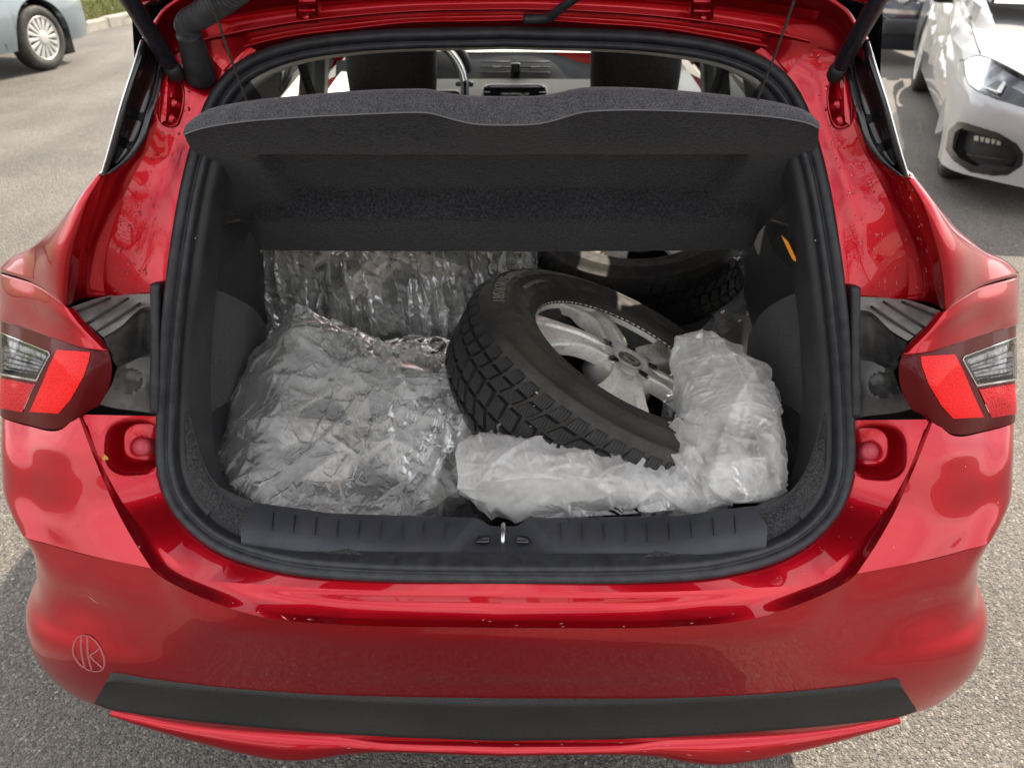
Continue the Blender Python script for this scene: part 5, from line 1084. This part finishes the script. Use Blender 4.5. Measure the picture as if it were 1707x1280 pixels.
# middle: low bag lying between the two wheels
md_ = patch([YS([(640, 560, 1.40), (700, 555, 1.40), (770, 560, 1.38)]), YS([(650, 585, 1.34), (700, 578, 1.34), (765, 585, 1.32)]), YS([(690, 620, 1.26), (720, 610, 1.26), (770, 615, 1.25)])], 60, 80)
md_ = crease(md_, [(.09, .010), (.04, .004)], 211)
b4 = bag('small flat clear bag lying between the two front wheels', tuple(Y(710, 610, 1.26)))
gobj('bag_film', md_, M['film_milky'], b4)
# ------------------------------------------------------------------ kerb and verge
ka, kb = np.array([-6.75, 6.4]), np.array([-5.42, 14.6]); kd = (kb - ka) / np.linalg.norm(kb - ka); kn = np.array([-kd[1], kd[0]])
klen = np.linalg.norm(kb - ka); nk = 9; ks = klen / nk
kerb = structure(empty('kerb', (ka[0], ka[1], 0)))
kst = mesh_of('kerb_stone', *(lambda m: (m.v, m.f))(MB().box((0, 0, .045), (ks - .012, .15, .17))), M['concrete'])
kv = [v.co.copy() for v in kst.vertices]
for k in range(nk):
    c = ka + kd * ks * (k + .5); o = bpy.data.objects.new('kerb_stone', kst)
    o.matrix_world = Matrix.Translation((c[0], c[1], .0 + .006 * math.sin(k * 2.3))) @ Matrix.Rotation(math.atan2(kd[1], kd[0]) + .006 * math.sin(k * 5), 4, 'Z'); link(o, kerb)
    bv_ = o.modifiers.new('bevel', 'BEVEL'); bv_.width = .018; bv_.segments = 2
p1, p2 = ka + kn * .08 - kd * 4, kb + kn * .08
vg = [(p1[0], p1[1], .09), (p2[0], p2[1], .09), (p2[0] + 3, p2[1] + .5, .09), (30, p2[1] + 2.5, .09), (30, 60, 1.2), (-40, 60, 1.2), (-40, p1[1], .3)]
structure(mobj('verge', vg, [tuple(range(7))[::-1]], M['soil'], smooth=False))
gm = mat('grass_blades', (.10, .13, .03), .7, noise=[(1.2, (.075, .115, .018), (.21, .19, .055), .3, .65), (40, (.7, .75, .6), (1.2, 1.15, 1.0), .3, .7)])
gb = MB(); rg = np.random.default_rng(5); V, F = [], []
for i in range(16000):
    t = rg.uniform(-.5, 8.2); w = abs(rg.normal()) * 1.2 + .02
    if i % 3 == 0: x, y = rg.uniform(-6, 10), rg.uniform(14.6, 18)
    else: x, y = (ka + kd * (t + .6) + kn * (.05 + w))
    if i % 3 == 0 and y < 14.7 + max(0, (x + 5.4)) * .16: continue
    h = rg.uniform(.05, .17) * (1.5 if w > .8 else 1) * (1.6 if rg.random() < .05 else 1); a = rg.uniform(0, 6.28); l = rg.normal(size=2) * h * .5; wd = rg.uniform(.004, .009); o = len(V); ca, sa = math.cos(a) * wd, math.sin(a) * wd
    V += [(x - ca, y - sa, .06), (x + ca, y + sa, .06), (x + l[0] * .4 + ca * .7, y + l[1] * .4 + sa * .7, .07 + h * .6), (x + l[0] * .4 - ca * .7, y + l[1] * .4 - sa * .7, .07 + h * .6), (x + l[0], y + l[1], .07 + h)]
    F += [(o, o + 1, o + 2, o + 3), (o + 3, o + 2, o + 4)]
tag(stuff(mobj('verge_grass', V, F, gm, smooth=False)), 'yellowish green grass growing behind the kerb', 'grass')
# ------------------------------------------------------------------ parked cars
def frame(o, ang):
    """local (u back along the car, v away from the viewer's side, z up) -> world"""
    ca, sa = math.cos(ang), math.sin(ang); U = np.array([sa, ca, 0]); Vv = np.array([ca, -sa, 0])
    def f(P, sgn=1):
        P = np.asarray(P, float); return np.array([o[0], o[1], 0]) + P[..., :1] * U + P[..., 1:2] * Vv * sgn + P[..., 2:] * np.array([0, 0, 1])
    return f, U, Vv
def road_wheel(root, c, axis, r, label_m, spokes, cap, m_rim, hub_r=.62):
    Mx = axis_matrix(c, axis); rt = r * hub_r
    def put(mb, name, m, parent, **k):
        o = mobj(name, mb.v, mb.f, m, None, **k); COL.objects.unlink(o); o.matrix_world = Mx; return link(o, parent)
    w = .095
    ty = put(MB().lathe([(rt, .06), (rt * 1.03, .085), (r * .82, w), (r * .93, w * .93), (r * .985, w * .75), (r, w * .5), (r, -w * .5), (r * .985, -w * .75), (r * .9, -w), (rt, -.08)], 56), 'wheel', M['tyre'], root)
    rm = put(MB().lathe([(rt * 1.02, .083), (rt * 1.0, .088), (rt * .97, .086), (rt * .94, .07), (rt * .9, .03), (rt * .88, -.06)], 48), 'rim', m_rim, ty)
    put(MB().lathe([(rt * .9, .02), (0, .02)], 32), 'brake_disc', M['gloss_black'], ty)
    put(MB().lathe([(0, .095), (cap * .6, .094), (cap * .9, .09), (cap, .082), (cap, .03)], 32), 'hub_cap', m_rim, ty)
    for k in range(spokes):
        a = 2 * math.pi * k / spokes; hw0, hw1 = cap * math.pi / spokes * .62, rt * math.pi / spokes * .58
        sec = np.array([[(cap * .9, -hw0, .06), (cap * .9, -hw0, .086), (cap * .9, hw0, .086), (cap * .9, hw0, .06)], [(rt * .95, -hw1, .05), (rt * .95, -hw1, .080), (rt * .95, hw1, .080), (rt * .95, hw1, .05)]])
        sec = sec @ np.array([[math.cos(a), math.sin(a), 0], [-math.sin(a), math.cos(a), 0], [0, 0, 1]])
        put(MB().grid(sec, wv=True), 'spoke', m_rim, ty, bevel=.003)
    return ty
def side_skin(fr, u0, u1, z1, arches, ra, bulge, n=120, zsill=.24):
    us = np.linspace(u0, u1, n); G = []
    for t in np.linspace(0, 1, 14):
        row = []
        for u in us:
            zl = zsill
            for ua in arches:
                d = abs(u - ua)
                if d < ra: zl = max(zl, .31 + math.sqrt(ra * ra - d * d))
            z = zl + (z1 - zl) * t
            row.append((u, bulge(u, z), z))
        G.append(row)
    return fr(np.array(G))
M['bluegrey'] = mat('blue_grey_paint', (.185, .225, .24), .35, .3, .8, .05)
M['white_paint'] = mat('white_paint', (.33, .33, .33), .35, 0, 1.0, .03)
M['navy'] = mat('dark_blue_paint', (.012, .014, .022), .3, .2, 1.0, .03)
M['hub_silver'] = mat('silver_hubcap', (.55, .54, .50), .4, .4)
M['tinted'] = mat('tinted_glass', (.02, .024, .026), .06, coat=.5)
# blue-grey car, left: only its rear quarter is in view
O1 = Z(86, 117, 0); fr, U1, V1 = frame(O1, R(12)); 
gcar = empty('parked_car', (O1[0], O1[1], 0), 'blue-grey car with silver hubcaps parked at the left by the kerb', 'car', 'cars parked around')
out = lambda d: -d            # outwards (towards the camera side) is negative v in the frame below
def fr1(P): return fr(P)
bul = lambda u, z: -.09 * max(0, (z - .62)) ** 1.2 + .03 * math.sin(min(1, max(0, (z - .24) / .5)) * math.pi) + .02 - .18 * max(0, u - .42) ** 2 * 4 - .05 * max(0, .36 - z)
def fr_side(P): return fr1(P)
gobj('body_side', side_skin(fr1, -3.3, .74, 1.02, [0, -2.6], .375, bul), M['bluegrey'], gcar)
rear = np.array([[(u, v, z) for v, u in ((.02 - .18 * .32 ** 2 * 4, .74), (-.15, .80), (-.5, .84), (-.85, .85), (-1.2, .84), (-1.55, .80), (-1.72, .74))] for z in (.26, .34, .42, .5, .58, .7, .85, 1.02)])
rear[..., 0] += np.array([-.06, .03, .05, .05, .02, -.02, -.03, -.05])[:, None]
gobj('rear_bumper', fr1(rear), M['bluegrey'], gcar, flip=True)
far = side_skin(fr1, -3.3, .74, 1.02, [0, -2.6], .375, lambda u, z: -1.70 - bul(u, z)); gobj('body_side', far, M['bluegrey'], gcar)
top_ = [[(u, v, z) for v in np.linspace(-.06, -1.64, 12)] for u, z in ((.70, 1.02), (.55, 1.5), (.2, 1.62), (-1.5, 1.62), (-2.1, 1.1), (-3.2, .95), (-3.35, .6), (-3.35, .3))]
top_ = np.array(top_); top_[1:4, :, 1] = -.85 + (top_[1:4, :, 1] + .85) * .82
gobj('roof_and_bonnet', fr1(top_), M['bluegrey'], gcar, solid=.01)
for v0, v1 in ((-.05, -.19), (-1.65, -1.51)):
    MB().prism(fr1([(.66, v0, 1.02), (.50, v1, 1.5), (.2, v1, 1.6), (-1.5, v1, 1.6), (-2.1, v0, 1.06)]), V1 * .004).build('side_window', M['tinted'], gcar, smooth=False)
MB().prism(fr1([(-.50, .036, .60), (-2.0, .045, .60), (-2.0, .045, .70), (-.55, .036, .70), (-.50, .036, .67)]), V1 * .014).build('rub_strip', mat('grey_rub_strip', (.045, .047, .05), .5), gcar, smooth=False, bevel=.006)
MB().prism(fr1([(-.52, .033, .28), (-.515, .033, 1.0), (-.52, .033, 1.0), (-.526, .033, .28)]), V1 * .002).build('door_gap', M['dull_plastic'], gcar, smooth=False)
MB().box(fr1([.42, -.12, .22]), (.05, .22, .26), Matrix.Rotation(-R(12), 3, 'Z')).build('mudflap', M['dull_plastic'], gcar)
a = np.linspace(math.pi, 0, 30); al_ = np.stack([np.cos(a) * .37, np.full(30, -.02), .31 + np.sin(a) * .37], 1)
gobj('arch_liner', np.stack([fr1(al_), fr1(al_ - np.array([0, .22, 0]))], 0), M['dull_plastic'], gcar)
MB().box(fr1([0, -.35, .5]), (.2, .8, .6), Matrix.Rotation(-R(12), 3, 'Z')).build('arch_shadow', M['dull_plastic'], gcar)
MB().box(fr1([-1.3, -.85, .29]), (1.5, 3.8, .10), Matrix.Rotation(-R(12), 3, 'Z')).build('floor_pan', M['dull_plastic'], gcar)
for uu_ in (0, -2.6): road_wheel(gcar, fr1([uu_, -.065, .31]), V1, .31, None, 16 if uu_ == 0 else 8, .07, M['hub_silver'], .66)
# white car, right: front corner towards us, film still on its side
wf, wr = Z(1562, 291, 0), Z(1518, 148, 0); ang = math.atan2(wr[0] - wf[0], wr[1] - wf[1]); fr, U2, V2 = frame(wf, ang)
wc = empty('parked_car', (wf[0], wf[1], 0), 'white car facing us at the right with a black fog lamp intake', 'car', 'cars parked around')
wrows = [YS([(1583, 58, 5.45), (1604, 82, 5.0), (1634, 91, 4.72), (1668, 104, 4.5), (1720, 132, 4.3), (1790, 165, 4.18), (1900, 205, 4.08), (2050, 245, 4.02)]),
         YS([(1577, 100, 5.2), (1598, 122, 4.85), (1627, 128, 4.58), (1664, 140, 4.38), (1720, 160, 4.22), (1790, 188, 4.12), (1900, 226, 4.03), (2050, 266, 3.98)]),
         YS([(1577, 150, 5.02), (1592, 158, 4.74), (1620, 160, 4.48), (1662, 172, 4.28), (1720, 192, 4.15), (1790, 216, 4.07), (1900, 250, 4.0), (2050, 288, 3.96)]),
         YS([(1574, 190, 4.95), (1588, 194, 4.68), (1614, 195, 4.43), (1660, 207, 4.25), (1720, 228, 4.13), (1790, 250, 4.05), (1900, 280, 3.99), (2050, 316, 3.95)]),
         YS([(1569, 235, 4.86), (1580, 242, 4.64), (1606, 250, 4.42), (1655, 262, 4.26), (1720, 280, 4.15), (1790, 298, 4.08), (1900, 325, 4.02), (2050, 358, 3.99)]),
         YS([(1563, 262, 4.80), (1573, 276, 4.58), (1602, 289, 4.38), (1652, 301, 4.25), (1720, 316, 4.15), (1790, 330, 4.09), (1900, 352, 4.04), (2050, 380, 4.0)])]
WGd = patch(wrows, 240, 420)
wv_ = WGd - _C; wzz = wv_ @ _f; WX, WY = 853.5 + FPX * (wv_ @ _r) / wzz, 640 - FPX * (wv_ @ _u) / wzz
WN = gnormals(WGd); WN *= np.sign((WN @ np.array([-.3, -1, 0])).mean())
WF = np.array(gfaces(*WGd.shape[:2])); wfx, wfy = WX.ravel()[WF].mean(1), WY.ravel()[WF].mean(1); wtk = np.zeros(len(WF), bool)
def on_white(name, poly, lift, m, keep=False, parent=None):
    global wtk
    q = inside(poly, wfx, wfy)
    if not keep: q &= ~wtk; wtk |= q
    fs = WF[q]; ids, inv = np.unique(fs.ravel(), return_inverse=True)
    return mobj(name, (WGd + WN * lift).reshape(-1, 3)[ids], inv.reshape(-1, 4), m, parent or wc)
M['lampgrey'] = mat('headlight_reflector', (.20, .21, .22), .35, .4, noise=[(9, (.08, .08, .09), (.42, .43, .44), .4, .6)])
HL = [(1606, 102), (1616, 96), (1634, 92), (1650, 96), (1690, 116), (1740, 140), (1740, 190), (1700, 178), (1660, 166), (1630, 154), (1614, 142), (1608, 124)]
hl_in = [(1609, 104), (1617, 98), (1634, 95), (1649, 99), (1690, 119), (1740, 143), (1740, 187), (1700, 175), (1660, 163), (1631, 151), (1617, 140), (1611, 124)]
drl = on_white('headlight', hl_in, -.05, M['lampgrey'])
on_white('headlight_surround', HL, .002, M['gloss_black'])
on_white('headlight_bowl', [(1634, 140), (1662, 128), (1700, 146), (1740, 166), (1740, 182), (1700, 172), (1655, 158)], -.03, M['gloss_black'], True, drl)
on_white('light_strip', [(1632, 138), (1660, 148), (1664, 142), (1672, 132), (1676, 135), (1668, 152), (1634, 143)], -.015, M['white_plastic'], True, drl)
on_white('headlight_lens', hl_in, .004, M['lens_far'], True, drl)
FO = [(1577, 250), (1582, 218), (1598, 203), (1612, 206), (1665, 222), (1695, 240), (1706, 256), (1704, 276), (1680, 292), (1655, 293), (1618, 287), (1590, 268)]
FI = [(1588, 247), (1592, 222), (1603, 214), (1660, 232), (1690, 248), (1698, 262), (1690, 277), (1670, 285), (1625, 277), (1600, 264)]
fi = on_white('fog_lamp_intake', FI, -.06, M['dull_plastic'])
fs_ = on_white('intake_surround', FO, .004, M['gloss_black'])
for k in range(5):
    x0 = 1612 + k * 10.5; y0 = 229 + k * 2.6
    on_white('fog_lamp_facet', [(x0, y0), (x0 + 8, y0 + 2.2), (x0 + 7 - 2 * (k % 2), y0 + 9.5), (x0 - 1 + 2 * (k % 2), y0 + 7.5)], -.045, M['hub_silver'], True, fi)
on_white('intake_fin', [(1602, 256), (1690, 272), (1688, 276), (1602, 260)], -.03, M['gloss_black'], True, fi)
on_white('bumper_seam', [(1600, 101), (1607, 99), (1607, 100.5), (1600, 103)], .001, M['dull_plastic'], True)
rest = WF[~wtk]; mobj('front_bumper', WGd.reshape(-1, 3), [tuple(f) for f in rest.tolist()], M['white_paint'], wc)
c_ = YS([(1622, 196, 4.36)])[0]
hoodg = patch([wrows[0], YS([(1590, 25, 5.9), (1615, 40, 5.5), (1640, 52, 5.2), (1680, 62, 5.0), (1730, 80, 4.8), (1800, 105, 4.65), (1910, 140, 4.5), (2060, 180, 4.4)]), YS([(1596, -5, 6.6), (1622, 5, 6.3), (1650, 10, 6.1), (1690, 15, 5.9), (1740, 25, 5.75), (1810, 45, 5.6), (1920, 70, 5.45), (2070, 100, 5.3)])], 30, 60)
gobj('bonnet', hoodg, M['white_paint'], wc)
seam = cr(YS([(1616, 4, 6.2), (1618, 40, 5.42), (1626, 70, 5.0), (1633, 90, 4.74)]), 20) + np.array([0, -.004, .006]); MB().tube(seam, .004, 6).build('bonnet_gap', M['dull_plastic'], wc)
def fr2(P): return fr(P)
gobj('body_side', side_skin(fr2, .36, 3.6, .95, [2.87], .36, lambda u, z: -.02 * math.sin(min(1, max(0, (z - .2) / .6)) * math.pi) + .12 * max(0, z - .7) + .03 * max(0, .4 - z)), M['white_paint'], wc)
ar = np.linspace(R(200), R(-20), 30)
gobj('front_arch', np.stack([fr2(np.stack([np.cos(ar) * .345, np.full(30, .0), .32 + np.sin(ar) * .345], 1)), fr2(np.stack([np.cos(ar) * .40, np.full(30, -.03), .32 + np.sin(ar) * .45], 1))], 0), M['white_paint'], wc)
gobj('arch_liner', np.stack([fr2(np.stack([np.cos(ar) * .35, np.full(30, .01), .32 + np.sin(ar) * .35], 1)), fr2(np.stack([np.cos(ar) * .35, np.full(30, .25), .32 + np.sin(ar) * .35], 1))], 0), M['dull_plastic'], wc)
fen = patch([fr2([(-.15, -.01, .72), (.36, -.015, .80), (.8, .0, .86), (1.6, .03, .92)]), fr2([(-.2, .12, .80), (.36, .10, .90), (.8, .10, .96), (1.6, .12, 1.02)])], 6, 20); gobj('fender_top', fen, M['white_paint'], wc)
cab = np.array([[(u, v, z) for v in np.linspace(.12, 1.68, 12)] for u, z in ((.55, .96), (1.3, 1.36), (1.7, 1.42), (2.9, 1.40), (3.5, 1.05), (3.65, .6), (3.62, .25))]); cab[1:4, :, 1] = .9 + (cab[1:4, :, 1] - .9) * .8
gobj('roof', fr2(cab), M['white_paint'], wc)
MB().prism(fr2([(.55, .10, .96), (1.3, .26, 1.34), (1.7, .27, 1.40), (2.9, .27, 1.38), (3.4, .12, 1.02)]), -V2 * .004).build('side_window', M['tinted'], wc, smooth=False)
MB().box(fr2([.95, -.12, .98]), (.17, .10, .13), Matrix.Rotation(-ang, 3, 'Z')).build('door_mirror', M['gloss_black'], wc, bevel=.03, segs=3)
MB().box(fr2([1.4, .9, .30]), (1.6, 4.0, .12), Matrix.Rotation(-ang, 3, 'Z')).build('floor_pan', M['dull_plastic'], wc)
gobj('body_side', side_skin(fr2, -.4, 3.6, .95, [0, 2.87], .36, lambda u, z: 1.78), M['white_paint'], wc)
for uu_ in (0, 2.87): road_wheel(wc, fr2([uu_, .085, .32]), -V2, .32, None, 10, .05, M['hub_silver'], .70)
# transport film bunched on the white car's flank
M['film_car'] = film('transport_film', .12, (.82, .82, .78), .2, .1, 9, .4, gloss=.4)
tf = np.array([[(u, -.05 - .02 * math.sin(u * 9), z) for u in np.linspace(.5, 2.3, 120)] for z in np.linspace(.45, .98, 60)]); tf[..., 1] += -.03 * np.clip((tf[..., 2] - .5), 0, 1)
tfw = crease(fr2(tf), [(.35, .02), (.15, .008)], 301, ridge=((.3, .02), (.12, .008)))
wrap = gobj('transport_film', tfw, M['film_car'], None); tag(wrap, 'crinkled clear transport film hanging on the flank of the white car', 'film')
# dark car farther back at the right
dk = empty('parked_car', (4.6, 9.0, 0), 'dark blue car facing us behind the white car', 'car', 'cars parked around')
drow = []
for z, yo in ((.16, .10), (.24, .02), (.36, 0), (.5, .0), (.62, .02), (.72, .08), (.82, .25), (.9, .7), (.96, 1.3)):
    drow.append([(x, 8.75 + yo + .38 * abs((x - 4.62) / .9) ** 3.2, z) for x in np.linspace(3.72, 5.52, 40)])
gobj('body', np.array(drow), M['navy'], dk)
gobj('roof', np.array([[(x, y, z) for x in np.linspace(4.62 - w, 4.62 + w, 14)] for y, z, w in ((10.0, .96, .8), (10.7, 1.38, .62), (12.2, 1.42, .6), (12.9, 1.0, .72), (12.95, .3, .8))]), M['navy'], dk)
for s in (-1, 1):
    gobj('body_side', np.array([[(4.62 + s * .9, y, z) for y in (9.1, 9.45, 10, 11, 12, 12.9)] for z in (.25, .6, .95)]), M['navy'], dk)
    hlx = 4.62 + s * .66
    h_ = MB().lathe([(0, .03), (.05, .03), (.06, .02), (.075, .02), (.08, -.02)], 24, axis_matrix((hlx, 8.86, .70), (s * .1, -1, .2))).build('headlight', M['lamp_silver'], dk)
    MB().lathe([(0, .03), (.04, .03), (.05, .02), (.06, .02), (.065, -.02)], 24, axis_matrix((hlx - s * .17, 8.80, .70), (s * .1, -1, .2))).build('headlight', M['lamp_silver'], dk)
    MB().box((4.62 + s * .62, 8.80, .40), (.38, .10, .16), Matrix.Rotation(R(s * 14), 3, 'Z')).build('air_intake', M['dull_plastic'], dk, bevel=.03)
    for q in range(4): MB().box((4.62 + s * (.55 + q * .045), 8.745 + .012 * q, .42 - .004 * (q % 2)), (.03, .01, .022), Matrix.Rotation(R(s * 14 + 12 * (q % 2)), 3, 'Y')).build('fog_lamp_facet', M['hub_silver'], dk)
    road_wheel(dk, np.array((4.62 + s * .82, 9.45, .31)), np.array((s * 1., 0, 0)), .31, None, 10, .05, M['hub_silver'], .68)
gobj('lower_strip', np.array([[(x, 8.735 + .38 * abs((x - 4.62) / .9) ** 3.2, z) for x in np.linspace(3.76, 5.48, 40)] for z in (.52, .56)]), M['chrome'], dk)
# ------------------------------------------------------------------ what stands behind the photographer and shows in the paint
def leaf_tree(x, y, h, r, seed, label):
    rg = np.random.default_rng(seed); t = empty('tree', (x, y, 0), label, 'tree', 'trees behind the photographer')
    tk = MB().tube(cr(np.array([(x, y, 0), (x + .1, y, h * .3), (x + .05, y + .1, h * .6), (x, y, h * .85)]), 14), np.linspace(.22, .06, 14), 10)
    for k in range(6):
        a = rg.uniform(0, 6.28); z = h * rg.uniform(.35, .6); tk.tube([(x, y, z), (x + math.cos(a) * r * .4, y + math.sin(a) * r * .4, z + h * .14), (x + math.cos(a) * r * .75, y + math.sin(a) * r * .75, z + h * .22)], [.07, .045, .015], 6)
    tk.build('trunk', M['bark'], t); V, F = [], []
    cl = [(rg.normal(size=3) * np.array([r * .42, r * .42, h * .14]) + np.array([x, y, h * .68])) for _ in range(26)]
    for c in cl:
        for _ in range(90):
            p = c + rg.normal(size=3) * r * .17; s = rg.uniform(.06, .13); d = rg.normal(size=3); d /= np.linalg.norm(d); e = np.cross(d, rg.normal(size=3)); e /= np.linalg.norm(e); o = len(V)
            V += [p - d * s, p + e * s * .5, p + d * s, p - e * s * .5]; F.append((o, o + 1, o + 2, o + 3))
    stuff(mobj('crown', V, F, M['leaf'], t, smooth=False))
M['bark'] = mat('bark', (.09, .065, .045), .9, bump=[(30, .6, 'n')]); M['leaf'] = mat('leaves', (.06, .085, .025), .6, noise=[(.8, (.045, .07, .018), (.12, .11, .03), .3, .7)])
for i, (x, y, h, r_, lb) in enumerate([(-9, -13, 7, 2.6, 'broad leafy tree farthest left behind the photographer'), (-5.2, -14, 5.5, 2.0, 'small leafy tree second from the left behind the photographer'), (-1.5, -17, 6.5, 2.4, 'leafy tree behind the photographer next to the house'), (9.5, -12, 7.5, 2.7, 'tall leafy tree right of the house behind the photographer')]):
    leaf_tree(x, y, h, r_, 100 + i, lb)
hs = empty('house', (4.2, -19, 0), 'plain pale house with a grey gable roof behind the photographer', 'house')
M['render'] = mat('pale_render', (.55, .50, .43), .9, noise=[(2, (.5, .46, .39), (.6, .55, .47), .3, .7)]); M['roof'] = mat('grey_roof', (.10, .095, .09), .8)
MB().box((4.2, -19, 1.7), (6.5, 6, 3.4)).build('wall', M['render'], hs, smooth=False)
MB().prism(np.array([(.8, -15.7, 3.3), (7.6, -15.7, 3.3), (4.2, -15.7, 5.8)]), (0, -6.8, 0)).build('roof', M['roof'], hs, smooth=False)
for x in (2.2, 6.2):
    w_ = MB().box((x, -15.98, 1.7), (1.1, .08, 1.2)).build('window', M['white_plastic'], hs, smooth=False); MB().box((x, -15.93, 1.7), (.95, .03, 1.05)).build('pane', M['tinted'], w_, smooth=False)
d_ = MB().box((4.2, -15.98, 1.05), (1.0, .08, 2.1)).build('door', M['bark'], hs, smooth=False); MB().box((4.55, -15.92, 1.05), (.03, .06, .14)).build('handle', M['steel'], d_)
